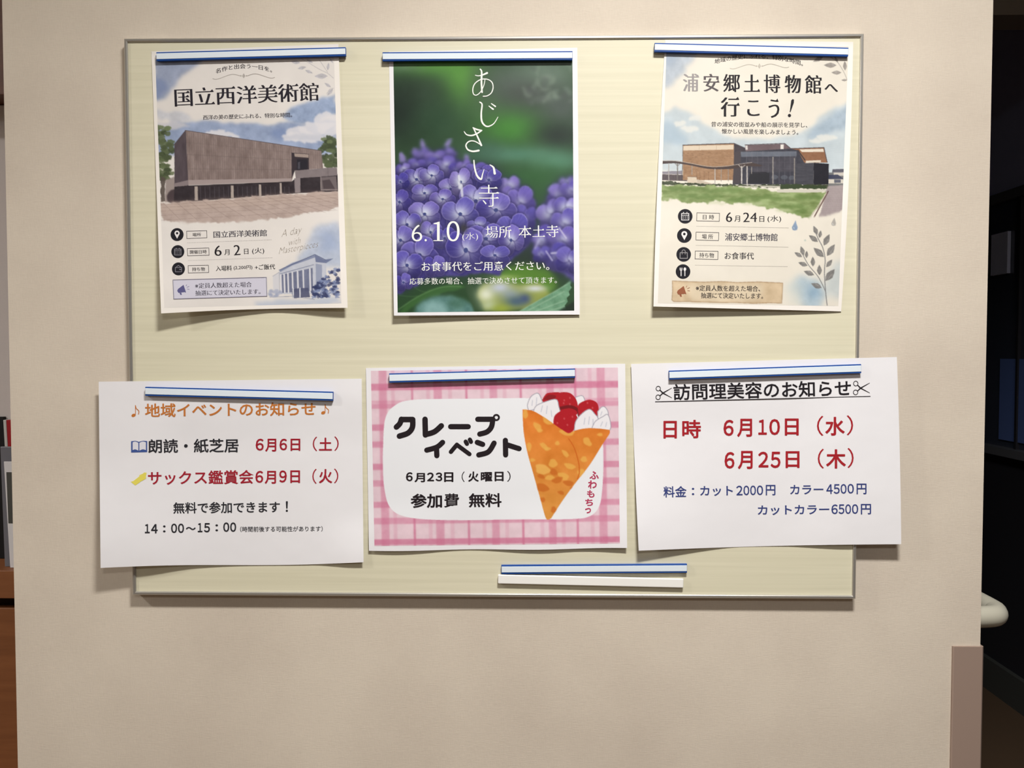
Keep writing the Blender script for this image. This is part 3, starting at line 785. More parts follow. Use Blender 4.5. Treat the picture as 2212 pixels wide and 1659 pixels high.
for a in ((520, -205, 95, .3, .8, .6, 2.2, .15), (770, -225, 90, .2, .6, .6, 2.2, .1), (650, -180, 110, .5, .7, .7, 2.0, .3), (600, -120, 100, .2, .7, .3, 1.8, .1), (450, -110, 95, .9, .7, .5, 1.8, .15),
          (760, -100, 120, .1, .8, .6, 1.6, .6), (330, -60, 80, .4, .9, .6, 1.5, .7), (880, -60, 110, .7, .7, .5, 1.4, .4), (940, -90, 80, .3, .9, .7, 1.6, .3),
          (1060, -50, 120, .5, .7, .5, 1.2, .3), (1150, 0, 130, .2, .8, .55, 1, .5), (1390, 120, 110, .5, 1.1, .9, 1.6, .8), (1400, 200, 100, .9, 1, .8, 1.4, .6),
          (460, 35, 140, .5, .85, .45, .6, .8), (610, -5, 115, .1, .9, .4, .6, .8), (300, 60, 90, .4, 1, .1, .7, .1), (290, 260, 110, .3, 1.1, .35, .7, .3),
          (800, 130, 130, .9, .8, .6, .9, .8), (900, 60, 110, .4, 1.2, .8, .9, .9), (540, 170, 130, .7, .7, .4, .6, .7), (1180, 40, 130, .6, .9, .1, .6, .1), (720, 230, 120, .2, .8, .6, .6, .7),
          (1500, 260, 140, .4, 1.1, .6, 1.2, .3), (1540, 420, 120, .9, 1.1, .3, 1.2, .1), (1050, 250, 165, .75, 1, .45, .5, .95), (1250, 340, 190, .2, .85, .35, .5, .35),
          (540, 380, 150, .6, .9, .55, .5, .85), (365, 485, 135, .9, 1, .3, .5, .7), (895, 380, 170, .35, .95, .15, .5, .7), (1420, 560, 170, .5, 1.1, .1, .8, .1), (1080, 495, 110, .1, .75, .25, .5, .8),
          (600, 560, 110, .8, 1, .5, .8, .7), (300, 640, 140, .4, 1, .35, .5, .5), (740, 620, 120, .5, .9, .1, .7, .2), (1150, 625, 190, .55, .8, .25, .5, .4), (1400, 640, 120, .2, 1.2, .5, .8, .6),
          (490, 790, 180, .3, 1, .3, .5, .35), (950, 740, 190, .45, 1.15, .25, .5, .45), (1240, 790, 150, .8, .7, .15, .6, .3), (365, 890, 150, .9, .95, .2, .5, .5), (330, 1060, 90, .3, 1, .3, .6, .1), (640, 900, 110, .5, 1, .35, .6, .15),
          (1960, 90, 90, .5, 1, .8, 2.2, .8), (1880, 190, 120, .9, 1, .7, 1.8, .4), (2000, 150, 110, .3, 1, .5, 1.8, .3), (1800, 380, 140, .2, 1, .6, 1.3, .8), (1960, 330, 140, .7, .9, .6, 1.2, .9), (1940, 470, 140, .3, 1, .4, 1.2, .5),
          (1790, 600, 130, .8, .9, .55, 1.2, .4), (1700, 650, 90, .5, 1, .6, 1.6, .7), (1920, 640, 150, .5, .9, .6, 1.2, .4), (1850, 800, 150, .2, .9, .25, 1.4, .2), (1980, 840, 140, .9, 1, .3, 1.2, .3), (1700, 780, 90, .6, 1, .2, 1.8, .2)):
    floret(*a[:7], pale=a[7], dot=a[6] < 1.0)
for p_ in (((880, 0), (890, 120)), ((905, 90), (915, 200))):
    pa.line(list(p_), 26, (222, 226, 236), .8, soft=1)
pa.line([(1880, 520), (1950, 620)], 16, (200, 196, 226), .8, soft=1); pa.line([(1750, 750), (1810, 840)], 18, (186, 184, 220), .7, soft=1)
pa.line([(1800, 770), (1850, 765)], 16, (210, 210, 232), .8, soft=1.4); pa.line([(1680, 640), (1640, 720)], 22, (186, 186, 224), .6, soft=2)
pa.blob(930, 520, 40, 50, (50, 52, 46), .8); pa.blob(480, 500, 40, 50, (84, 92, 84), .6)
pa.build(s2, gain=.86)
WH = (236, 238, 232)
def brush(lines):
    P = []
    for pts, w0, w1, w2 in lines:
        q = smooth_line(pts, 7) if len(pts) > 2 else pts
        n = len(q); ws = [(w0 + (w1-w0)*min(1, 2*i/(n-1))) if i < n/2 else (w1 + (w2-w1)*(2*i/(n-1)-1)) for i in range(n)]
        P += stroke(q, ws)
    shape(s2, C3, P, WH, 'title_lettering', .0005)
brush([([(1045, 380), (1075, 386), (1115, 378), (1162, 358)], 7, 10, 20), ([(1094, 320), (1108, 348), (1106, 450), (1112, 550)], 12, 18, 16),
       ([(1142, 418), (1130, 480), (1098, 545), (1058, 578), (1028, 568), (1020, 520), (1040, 465), (1095, 425), (1160, 420), (1208, 448), (1222, 500), (1205, 555), (1165, 585), (1124, 590)], 8, 11, 10)])
brush([([(1090, 648), (1112, 672), (1104, 760), (1112, 845), (1160, 890), (1225, 865), (1270, 797)], 12, 18, 6), ([(1180, 687), (1222, 718)], 8, 12, 16), ([(1204, 662), (1244, 690)], 8, 12, 15)])
brush([([(934, 942), (960, 972), (1010, 980), (1060, 962), (1108, 930)], 8, 15, 14), ([(1022, 902), (1060, 920), (1108, 930)], 10, 16, 12), ([(1026, 905), (1050, 955), (1080, 1020), (1105, 1078)], 12, 15, 18),
       ([(1104, 1076), (1040, 1038), (985, 1038), (952, 1075), (970, 1120), (1020, 1138), (1078, 1130)], 10, 13, 20)])
brush([([(1031, 1228), (1038, 1300), (1062, 1380), (1102, 1415), (1116, 1370), (1132, 1316)], 12, 20, 5), ([(1190, 1272), (1226, 1300), (1238, 1358)], 8, 18, 24)])
vtext(s2, C4, '寺', 1080, 1286, 88, 306, WH, MINL, name='title_lettering')
vtext(s2, C4, '6', 412, 516, 487, 651, WH, MINL, name='date_lettering', res=6); shape(s2, C4, [circ(551, 640, 11)], WH, 'date_lettering', .0005)
shape(s2, C4, [[(628, 640), (726, 640), (726, 648), (628, 648)], [(664, 460), (690, 455), (690, 642), (664, 642)], [(630, 472), (690, 455), (672, 482), (632, 480)]], WH, 'date_lettering', .0005)
vtext(s2, C4, '0', 760, 888, 450, 651, WH, MINL, name='date_lettering', res=6)
text(s2, C4, '(水)', (915, 605), (1072, 603), 84, WH, MINL, 'date_lettering', res=2)
text(s2, C4, '場所', (1147, 560), (1407, 555), 116, WH, MIN); text(s2, C4, '本土寺', (1476, 555), (1876, 550), 120, WH, MIN)
text(s2, C4, 'お食事代をご用意ください。', (510, 903), (1782, 892), 92, WH, (-.006, .026, 0, 0), res=2)
text(s2, C4, '応募多数の場合、抽選で決めさせて頂きます。', (390, 1050), (1857, 1036), 66, (226, 230, 222), (-.006, .024, 0, 0), res=2)

# ---- 3: local museum poster, top right
def dep3(u, v): return BASE + 0.0125*(1-u)**.8*sm((v-.3)/.7) + 0.004*sm((u-.9)/.1)*sm(1-abs(v-.5)*2) + 0.0012*sm(np.abs(v-.02)*30)
s3 = Sheet('excursion_poster', 'local history museum poster with a brown and glass building, upper right of the board', 'poster',
           (1437, 86), (1843, 90.5), (1817, 672.7), (1411.5, 662), dep3, M_PAPERW, bow=(-3, 4))
pa = Paint([(1440, 100), (1833, 100), (1811, 661), (1421, 655)])
pa.C[:] = (229, 223, 210)
pa.fr = C5
pa.C += ((noise(pa.X, pa.Y, 60, 6)-.5)*12)[..., None]
pa.poly([(230, 180), (560, 180), (470, 330), (380, 430), (300, 520), (220, 560)], (170, 182, 196), .85, soft=5, wob=10, seed=2, var=16)
pa.poly([(230, 200), (400, 200), (330, 330), (240, 360)], (150, 166, 186), .6, soft=6, wob=10, seed=4)
pa.poly([(210, 780), (330, 740), (470, 760), (600, 880), (760, 970), (900, 1010), (1300, 1010), (1500, 960), (1640, 860), (1740, 760), (1930, 680), (1930, 1330), (200, 1330)], (190, 202, 208), .95, soft=4, wob=10, wsc=24, seed=5, var=12, vsc=24)
pa.poly([(220, 840), (340, 900), (480, 1000), (420, 1080), (210, 1060)], (156, 178, 196), .6, soft=5, wob=10, seed=6)
pa.poly([(1640, 900), (1780, 800), (1930, 700), (1920, 960), (1800, 930), (1650, 1010), (1520, 1010)], (156, 174, 190), .8, soft=4, wob=9, seed=7, var=16)
for cx, cy, rx, ry in ((380, 880, 60, 28), (470, 930, 90, 26), (1720, 1010, 100, 30), (1650, 1040, 80, 18), (520, 830, 60, 24)):
    pa.poly(circ(cx, cy, rx, 20, ry), (222, 222, 216), .8, soft=1.5, wob=5, wsc=9, seed=int(cx) % 30)
for i in range(12): pa.line([(1400+i*8, 1110+i*14), (1900, 1030+i*22)], 3, (170, 184, 194), .25)
# ground, building
pa.poly([(1740, 1330), (1900, 1330), (1900, 1480), (1740, 1480)], (96, 98, 100), .9)
pa.poly([(1780, 1300), (1900, 1296), (1900, 1330), (1775, 1330)], (84, 84, 96), 1); pa.poly([(1790, 1330), (1900, 1330), (1900, 1360), (1790, 1360)], (196, 190, 180), 1)
pa.poly([(1735, 1350), (1830, 1350), (1885, 1390), (1740, 1392)], (56, 60, 82), 1); pa.poly([(1742, 1392), (1880, 1392), (1880, 1430), (1742, 1430)], (206, 200, 188), 1)
pa.poly([(1795, 1395), (1855, 1395), (1855, 1425), (1795, 1425)], (90, 92, 104), 1)
pa.poly([(200, 1320), (400, 1310), (400, 1345), (200, 1340)], (128, 124, 134), .9, wob=3)
pa.poly([(200, 1345), (400, 1352), (450, 1410), (200, 1400)], (92, 82, 84), 1, var=8)
for x in range(210, 440, 14): pa.line([(x, 1352), (x, 1400)], 3, (56, 50, 54), .8)
pa.poly([(405, 1075), (875, 1062), (878, 1270), (875, 1400), (405, 1400)], (156, 122, 92), 1, var=16, vsc=6, seed=12)
for y in range(1140, 1400, 13): pa.line([(405, y), (870, y+2)], 2.5, (128, 98, 74), .4)
R_ = random.Random(2)
for k in range(150):
    x = 410+R_.random()*440; y = 1130+R_.random()*270; pa.line([(x, y), (x+16, y)], 5, (R_.choice([(122, 92, 68), (178, 144, 110)])), .55)
pa.poly([(408, 1085), (870, 1076), (870, 1118), (408, 1128)], (214, 198, 176), 1)
for x in (555, 712): pa.line([(x, 1082), (x, 1122)], 3, (160, 140, 120), .7)
pa.line([(405, 1078), (875, 1062), (990, 1112)], 7, (60, 56, 62), .95); pa.line([(405, 1075), (398, 1400)], 4, (80, 66, 58), .9)
pa.poly([(875, 1065), (1000, 1118), (1000, 1400), (870, 1410)], (62, 56, 62), 1, var=12)
pa.poly([(975, 1078), (1345, 1066), (1395, 1110), (1395, 1180), (985, 1180)], (104, 88, 92), 1, var=10)
pa.poly([(978, 1082), (1000, 1080), (1000, 1122), (980, 1120)], (206, 200, 196), 1); pa.poly([(1302, 1074), (1332, 1072), (1330, 1122), (1302, 1122)], (222, 218, 212), 1)
pa.line([(975, 1076), (1340, 1062), (1392, 1106)], 6, (70, 64, 68), .95)
pa.poly([(900, 1140), (1400, 1110), (1480, 1120), (1530, 1230), (1530, 1440), (860, 1440)], (58, 58, 68), 1, var=10, vsc=8)
pa.poly([(935, 1140), (1450, 1135), (1450, 1180), (940, 1185)], (104, 110, 122), .9, var=14)
pa.poly([(880, 1140), (936, 1130), (936, 1430), (862, 1430)], (70, 64, 68), 1)
for x in range(990, 1460, 50): pa.line([(x, 1138), (x, 1430)], 3.5, (112, 112, 120), .7)
for y in (1185, 1240, 1300): pa.line([(936, y), (1450, y-4)], 3, (104, 104, 114), .6)
pa.poly([(1000, 1200), (1440, 1190), (1440, 1320), (1060, 1330)], (80, 76, 84), .5, var=20, vsc=9, soft=1)
pa.poly([(1020, 1340), (1200, 1330), (1200, 1430), (1000, 1430)], (34, 34, 40), .9)
pa.line([(1020, 1332), (1170, 1328)], 10, (40, 38, 46), 1)
for x in (1250, 1330, 1400): pa.poly(circ(x, 1370, 30, 12, 22), (96, 102, 112), .6, wob=4)
pa.poly([(1390, 1108), (1700, 1100), (1735, 1240), (1520, 1240), (1460, 1125)], (140, 100, 74), 1, var=10, vsc=5)
pa.poly([(1475, 1118), (1695, 1112), (1700, 1140), (1500, 1142)], (220, 210, 194), 1)
pa.line([(1390, 1110), (1702, 1100), (1730, 1235)], 6, (68, 62, 68), .95)
pa.poly([(1535, 1222), (1672, 1216), (1672, 1236), (1535, 1240)], (216, 206, 190), 1)
pa.line([(1462, 1125), (1525, 1215)], 10, (46, 44, 52), .9)
pa.poly([(1438, 1250), (1605, 1240), (1606, 1445), (1436, 1440)], (70, 70, 78), 1, var=10, vas=.2)
for y in range(1262, 1440, 17): pa.line([(1440, y), (1604, y-6)], 2.5, (48, 48, 56), .7)
pa.poly([(1605, 1240), (1746, 1250), (1742, 1440), (1606, 1445)], (32, 31, 40), 1, var=6)
# canopy and posts
pa.poly(smooth_line([(200, 1225), (330, 1225), (460, 1245), (600, 1272), (700, 1280), (820, 1272), (930, 1255), (1040, 1240)]) + [(1140, 1265), (1110, 1275)] + smooth_line([(1000, 1272), (860, 1296), (700, 1300), (600, 1290), (460, 1262), (330, 1246), (200, 1252)]), (70, 58, 56), 1)
pa.line(smooth_line([(200, 1222), (330, 1222), (460, 1242), (600, 1269), (700, 1277), (820, 1269), (930, 1252), (1040, 1237)]), 5, (180, 170, 160), .9)
for x, y0, y1, w, c in ((275, 1250, 1415, 7, 170), (355, 1250, 1400, 9, 110), (488, 1268, 1350, 7, 150), (700, 1300, 1440, 9, 176), (757, 1300, 1410, 6, 150), (822, 1300, 1410, 6, 140), (945, 1275, 1430, 11, 200), (995, 1275, 1435, 10, 190), (1232, 1190, 1430, 9, 150), (1430, 1200, 1430, 9, 140), (1036, 1280, 1340, 6, 150)):
    pa.line([(x, y0), (x, y1)], w, (c, c-6, c-12), 1)
for x in (530, 560, 600, 640): pa.line([(x, 1320), (x, 1400)], 4, (120, 90, 66), .8)
pa.line([(915, 1258), (945, 1290), (975, 1262)], 6, (190, 184, 176), .9); pa.line([(335, 1250), (355, 1270), (378, 1250)], 6, (110, 100, 96), .8)
pa.poly([(448, 1368), (530, 1372), (535, 1430), (448, 1425)], (206, 192, 172), 1, var=8); pa.line([(448, 1368), (530, 1372)], 5, (120, 100, 84), .9)
pa.poly([(535, 1392), (700, 1440), (535, 1436)], (190, 178, 160), 1)
pa.poly([(200, 1408), (450, 1425), (900, 1440), (1740, 1440), (1745, 1480), (880, 1460), (200, 1440)], (58, 66, 46), .95, wob=4, wsc=8, seed=4, var=18)
# lawn
pa.fr = C6
pa.poly([(195, 80), (880, 95), (1280, 140), (1740, 140), (1700, 200), (1640, 300), (1560, 390), (1470, 370), (1440, 340), (1340, 330), (1250, 300), (1130, 280), (1040, 255), (900, 262), (820, 240), (700, 235), (560, 250), (440, 245), (360, 225), (200, 215)], (134, 152, 98), 1, soft=1, wob=7, wsc=10, seed=14, var=34, vsc=22, vas=.35)
for cx, cy, rx, ry in ((420, 120, 180, 24), (800, 130, 220, 22), (560, 190, 220, 24), (1150, 200, 240, 22), (900, 220, 90, 26), (1560, 190, 140, 24), (1430, 280, 130, 20), (1480, 330, 60, 20)):
    pa.poly(circ(cx, cy, rx, 24, ry), (88, 116, 56), .55, soft=2, wob=8, wsc=12, seed=int(cx) % 20)
for cx, cy, rx in ((240, 215, 70), (700, 250, 90), (1050, 262, 90), (1330, 320, 80)):
    pa.poly(circ(cx, cy, rx, 20, 12), (190, 196, 160), .6, soft=2, wob=5, seed=int(cx) % 20)
pa.poly([(915, 92), (1090, 94), (1100, 104), (915, 102)], (204, 200, 184), 1); pa.poly([(1100, 90), (1300, 92), (1300, 106), (1130, 104)], (190, 186, 172), 1)
pa.poly([(1300, 80), (1400, 74), (1560, 86), (1720, 96), (1730, 118), (1300, 118)], (54, 68, 42), 1, wob=3, wsc=7)
pa.poly([(1268, 124), (1735, 122), (1735, 140), (1640, 152), (1270, 152)], (202, 198, 184), 1)
pa.poly([(1740, 100), (1900, 90), (1895, 300), (1800, 370), (1640, 385), (1700, 250)], (164, 152, 152), 1, soft=1, wob=4, seed=2, var=10)
for i in range(14): pa.line([(1745+i*11, 110), (1660+i*16, 380)], 2.5, (128, 116, 120), .45)
for y in range(120, 380, 20): pa.line([(1740-(y-110)*.35, y), (1890, y)], 2, (138, 126, 128), .35)
pa.line([(1740, 142), (1610, 380)], 11, (92, 64, 60), .95); pa.line([(1722, 160), (1580, 378)], 8, (196, 186, 170), .9)
pa.poly([(1560, 380), (1640, 372), (1800, 350), (1890, 310), (1890, 420), (1560, 420)], (229, 223, 210), .95, soft=2, wob=6, wsc=8, seed=5)
# washes
pa.poly([(1400, 1020), (1500, 940), (1640, 960), (1740, 1080), (1640, 1190), (1480, 1180)], (156, 182, 200), .75, soft=7, wob=14, wsc=20, seed=8, var=16)
pa.poly([(1540, 1030), (1640, 1020), (1650, 1100), (1560, 1120)], (120, 154, 184), .6, soft=7, wob=8, seed=9)
pa.poly([(1700, 900), (1800, 800), (1890, 780), (1890, 1150), (1740, 1080)], (186, 198, 202), .7, soft=7, wob=12, seed=10, var=10)
pa.poly([(1330, 1020), (1450, 920), (1500, 1180), (1380, 1190)], (206, 212, 206), .6, soft=8, wob=10, seed=11)
# sprigs
G = (112, 112, 112)
pa.line(smooth_line([(1730, 1190), (1715, 1050), (1705, 880), (1712, 770), (1690, 660), (1650, 580), (1620, 510)]), 8, (120, 120, 122), .95)
pa.line(smooth_line([(1715, 1060), (1650, 930), (1560, 820), (1500, 710)]), 7, (120, 120, 122), .95)
for b, t in (((1640, 540), (1605, 458)), ((1660, 570), (1672, 500)), ((1645, 605), (1562, 545)), ((1700, 640), (1752, 535)), ((1700, 745), (1605, 660)), ((1730, 735), (1800, 628)), ((1722, 838), (1778, 768)), ((1715, 965), (1800, 855)), ((1660, 912), (1658, 815)), ((1600, 832), (1598, 742)), ((1550, 825), (1465, 795)), ((1540, 755), (1542, 688)), ((1515, 730), (1488, 645)), ((1500, 745), (1430, 702)), ((1610, 910), (1515, 875)), ((1680, 1028), (1582, 988))):
    leaf(pa, b, t, .48, (122, 120, 118), .9, (176, 172, 166))
for cx, cy, s_, c in ((1433, 472, 30, (130, 152, 180)), (1790, 436, 24, (168, 164, 158))):
    pa.poly([(cx+8, cy-2.4*s_*.9), (cx+16, cy-s_), (cx+s_*.9, cy), (cx+s_*.7, cy+s_*.8), (cx, cy+s_), (cx-s_*.7, cy+s_*.8), (cx-s_*.9, cy), (cx-10, cy-s_)], c, .95, soft=.5, var=16)
    pa.line([(cx-10, cy), (cx-6, cy+12)], 6, (216, 220, 222), .8)
pa.poly(circ(1528, 592, 9), (186, 196, 186), .9, soft=.6)
# parchment
PCH = [(308, 964), (420, 970), (600, 976), (760, 970), (900, 980), (1100, 974), (1322, 984), (1318, 1080), (1313, 1170), (1200, 1166), (1060, 1172), (900, 1164), (700, 1162), (470, 1156), (320, 1154), (303, 1140), (310, 1060)]
pa.poly(PCH, (206, 184, 152), 1, wob=1, wsc=8, var=26, vsc=24, seed=4)
pa.poly([(430, 990), (1150, 985), (1130, 1140), (480, 1150)], (222, 208, 182), .75, soft=6, wob=10)
pa.line(PCH + [PCH[0]], 6, (150, 118, 84), .8, soft=.6)
# twig top right
pa.fr = C5
pa.line(smooth_line([(1915, 480), (1880, 400), (1820, 310), (1760, 270)]), 5, (150, 144, 138), .9)
for b, t in (((1860, 412), (1768, 412)), ((1815, 345), (1698, 344)), ((1895, 392), (1892, 305)), ((1690, 270), (1600, 312)), ((1830, 320), (1800, 268)), ((1915, 480), (1860, 482))):
    leaf(pa, b, t, .42, (150, 144, 138), .9, (190, 184, 176))
pa.build(s3)
text(s3, C5, '地域の歴史にふれる、特別な時間。', (695, 312), (1508, 330), 46, (60, 56, 58), MINS, 'arched_lettering', bow=62, res=2)
swash(s3, C5, 838, 1378, 372, 350, (190, 184, 172))
for ch, x0, x1, y0, y1, c in (('浦', 405, 555, 422, 584, (150, 146, 146)), ('安', 592, 742, 424, 584, (88, 82, 84)), ('郷', 776, 930, 426, 590, INK), ('土', 964, 1115, 430, 588, INK),
                              ('博', 1148, 1300, 430, 598, INK), ('物', 1340, 1490, 434, 600, INK), ('館', 1525, 1680, 436, 604, INK), ('へ', 1706, 1830, 518, 588, INK),
                              ('行', 752, 928, 634, 816, INK), ('こ', 995, 1110, 668, 810, INK), ('う', 1192, 1292, 650, 826, INK)):
    vtext(s3, C5, ch, x0, x1, y0, y1, c, (-.003, .045, 0, 0) if ch in '博郷' else (-.008, .07, .09, 0), name='title_lettering')
shape(s3, C5, [circ(1384, 806, 15), [(1400, 668), (1412, 655), (1426, 660), (1424, 690), (1394, 775), (1386, 775)]], INK, 'title_lettering', .0005)
text(s3, C5, '昔の浦安の街並みや船の展示を見学し、', (665, 885), (1548, 894), 46, (58, 54, 58), MINS, 'subtitle_lettering', res=2)
text(s3, C5, '懐かしい風景を楽しみましょう。', (762, 950), (1466, 960), 46, (58, 54, 58), MINS, 'subtitle_lettering', res=2)
icon(s3, C6, 426, 371, 67, 'calendar'); icon(s3, C6, 418, 548, 67, 'pin'); icon(s3, C6, 412, 721, 67, 'bag', (150, 148, 150)); icon(s3, C6, 406, 879, 67, 'cutlery')
frame_box(s3, C6, [(533, 339), (741, 343), (739, 417), (531, 413)], 4.5, INKG)
frame_box(s3, C6, [(526, 516), (735, 521), (732, 594), (524, 589)], 4.5, INKG)
frame_box(s3, C6, [(518, 690), (728, 693), (726, 768), (516, 763)], 4.5, INKG)
text(s3, C6, '日 時', (588, 377), (692, 379), 44, INKG, MINS, res=2); text(s3, C6, '場 所', (580, 556), (683, 558), 44, INKG, MINS, res=2)
text(s3, C6, '持ち物', (556, 728), (691, 730), 44, INKG, MINS, res=2)
vtext(s3, C6, '6', 800, 858, 335, 422, INK, DIG, name='date_lettering'); vtext(s3, C6, '月', 878, 930, 366, 420, INK, MINS, name='date_lettering')
text(s3, C6, '24', (958, 380), (1086, 381), 86, INK, DIG, 'date_lettering'); vtext(s3, C6, '日', 1108, 1152, 370, 422, INK, MINS, name='date_lettering')
text(s3, C6, '(水)', (1182, 394), (1308, 396), 64, INK, MIN, 'date_lettering')
text(s3, C6, '浦安郷土博物館', (792, 560), (1275, 564), 68, (48, 44, 62), MINS, res=2)
text(s3, C6, 'お食事代', (788, 733), (1058, 736), 64, (48, 46, 52), MINS, res=2)
for a_, b_ in (((528, 462), (1378, 477)), ((522, 637), (1375, 654)), ((515, 820), (1368, 833))): dotted(s3, C6, a_, b_, (150, 146, 140), 70, 4)
megaphone(s3, C6, 400, 1062, (146, 88, 62), 1.0)
text(s3, C6, '※定員人数を超えた場合、', (523, 1030), (1115, 1036), 52, (66, 58, 54), MINS, 'notice_lettering', res=2, lift=.0006)
text(s3, C6, '抽選にて決定いたします。', (570, 1097), (1142, 1103), 52, (66, 58, 54), MINS, 'notice_lettering', res=2, lift=.0006)

# ---- 4: white event notice, lower left
def dep4(u, v): return 0.0010 - .0034*sm((u-.17)/.2)*sm((v-.08)/.3) + 0.0015*(1-u)**2*sm(v) + 0.0125*(1-u)**3*sm((v-.35)/.65) + 0.006*sm((u-.8)/.2)*sm((v-.7)/.3) + .0008*np.sin(u*9)*sm((v-.6)/.4)
s4 = Sheet('event_notice', 'white notice with orange heading and red dates, lower left corner of the board', 'notice',
           (213.2, 824.5), (781.3, 818), (785.3, 1215.5), (217.3, 1227.8), dep4, M_PAPER, wave=lambda u: -2.2*np.sin(u*math.pi*2.0) - 1.0)
OR = (196, 118, 52); RD = (160, 28, 46); DK = (40, 40, 46)
def note(cx, y0, y1, ex):
    shape(s4, CA, [circ(cx-16, y1-12, 17, 20, 12, -.4)] + stroke([(cx-2, y1-14), (cx-2, y0)], 5) + stroke(smooth_line([(cx-2, y0+2), (cx+6, y0+24), (cx+24, y0+42), (cx+22, y0+66)]), [7]*3+[6]*22), OR, 'note_symbol', .0005)
note(403, 342, 430, 0); note(1865, 335, 410, 0)
text(s4, CA, '地域イベントのお知らせ', (475, 380), (1790, 368), 106, OR, SANS, 'heading_lettering')
bk = shape(s4, CA, [[(368, 618), (400, 614), (428, 622), (460, 614), (492, 616), (492, 702), (368, 705)]], (62, 86, 150), 'book_symbol', .0004)
shape(s4, CA, [smooth_line([(380, 626), (400, 620), (424, 630)], 4) + smooth_line([(424, 690), (400, 680), (380, 686)], 4), smooth_line([(432, 630), (458, 620), (482, 626)], 4) + smooth_line([(482, 686), (458, 680), (432, 690)], 4)], (222, 222, 230), 'book_page', .0006, bk)
text(s4, CA, '朗読・紙芝居', (500, 656), (1197, 650), 108, DK, SANS)
def datew(sh, fr, parts, rgb, style, name):
    for ch, x0, x1, y0, y1 in parts: vtext(sh, fr, ch, x0, x1, y0, y1, rgb, (0, 0, 0, 0) if ch in '（）' else style, name=name)
datew(s4, CA, (('6', 1328, 1390, 598, 690), ('月', 1402, 1487, 598, 698), ('6', 1512, 1570, 598, 688), ('日', 1597, 1672, 598, 692), ('（', 1768, 1802, 582, 694), ('土', 1816, 1916, 590, 690), ('）', 1934, 1968, 580, 692)), RD, DATE, 'date_lettering')
shape(s4, CA, [[(365, 930), (385, 925), (470, 858), (488, 860), (480, 900), (420, 945), (400, 958)], [(430, 880), (470, 862), (484, 905), (450, 925)]], (226, 214, 96), 'trumpet_symbol', .0005)
text(s4, CA, 'サックス鑑賞会', (498, 902), (1312, 892), 108, RD, SANS)
datew(s4, CA, (('6', 1326, 1386, 846, 938), ('月', 1398, 1485, 846, 946), ('9', 1510, 1568, 842, 936), ('日', 1595, 1670, 842, 940), ('（', 1765, 1798, 830, 946), ('火', 1816, 1918, 832, 942), ('）', 1932, 1965, 828, 942)), RD, DATE, 'date_lettering')
text(s4, CA, '無料で参加できます', (693, 1132), (1515, 1124), 88, DK, SANS); vtext(s4, CA, '！', 1560, 1577, 1080, 1162, DK, SANS, name='lettering')
datew(s4, CA, (('1', 474, 512, 1256, 1327), ('4', 522, 573, 1256, 1328), ('：', 614, 634, 1266, 1320), ('00', 676, 776, 1252, 1325), ('～', 790, 866, 1278, 1302), ('1', 882, 918, 1248, 1319), ('5', 930, 976, 1248, 1320), ('：', 1018, 1038, 1258, 1312), ('00', 1078, 1178, 1243, 1316)), DK, BOLD, 'time_lettering')
text(s4, CA, '（時間前後する可能性があります）', (1208, 1296), (1845, 1292), 42, (58, 58, 64), LIGHT, 'small_lettering', res=2)

# ---- 5: crepe poster, lower centre
def dep5(u, v): return BASE + 0.0035*sm((v-.7)/.3)*(0.5+.5*np.sin(u*11+.5)) + 0.005*sm((u-.75)/.25)*sm((v-.6)/.4) + 0.001
s5 = Sheet('crepe_poster', 'pink gingham poster with a strawberry crepe drawing, lower middle of the board', 'poster',
           (790.3, 795), (1350.5, 785.7), (1354.7, 1184.5), (797, 1189.9), dep5, M_PAPER, wave=lambda u: 1.2*np.sin(u*12))
pa = Paint([(801.2, 801.2), (1334.8, 793.9), (1339, 1174.2), (808.8, 1179.6)], step=1.3)
pa.C[:] = (229, 203, 213)
pa.fr = CB
x_ = (pa.X - CB[0])/CB[2]; y_ = (pa.Y - CB[1])/CB[2]; xs_ = x_ - (y_-800)*.019; ys_ = y_ + (xs_-1100)*.0125
pa.C += ((noise(pa.X, pa.Y, 14, 3)-.5)*16)[..., None]
def band(t, c, w, e=2.5): return 1/(1+np.exp(-(w/2-np.abs(t-c))/e))
nn = .8 + .4*noise(pa.X, pa.Y, 10, 9)
for c, w, a in ((220, 64, .5), (657, 66, .5), (1100, 60, .5), (1552, 60, .5), (1957, 64, .5), (300, 30, .22), (580, 30, .22), (755, 30, .22), (1010, 30, .22), (1190, 30, .2), (1470, 30, .2), (1640, 30, .2), (1870, 30, .2), (453, 17, .75), (885, 17, .75), (1318, 17, .75), (1752, 17, .75)):
    pa.fill(band(xs_, c, w)*nn, (206, 118, 150), a)
for c, w, a in ((233, 54, .7), (352, 22, .35), (385, 40, .5), (555, 50, .6), (690, 50, .55), (868, 50, .62), (1000, 50, .5), (1170, 48, .55), (1300, 50, .5), (1468, 46, .72)):
    pa.fill(band(ys_, c, w)*nn, (204, 112, 146), a)
pa.poly(smooth_line([(212, 720), (228, 500), (300, 395), (450, 345), (900, 336), (1400, 332), (1750, 350), (1900, 430), (1950, 560), (1967, 800), (1958, 1050), (1930, 1200), (1850, 1275), (1700, 1295), (1300, 1298), (700, 1303), (400, 1278), (270, 1205), (222, 1050), (210, 850), (212, 720)]), (236, 238, 242), 1)
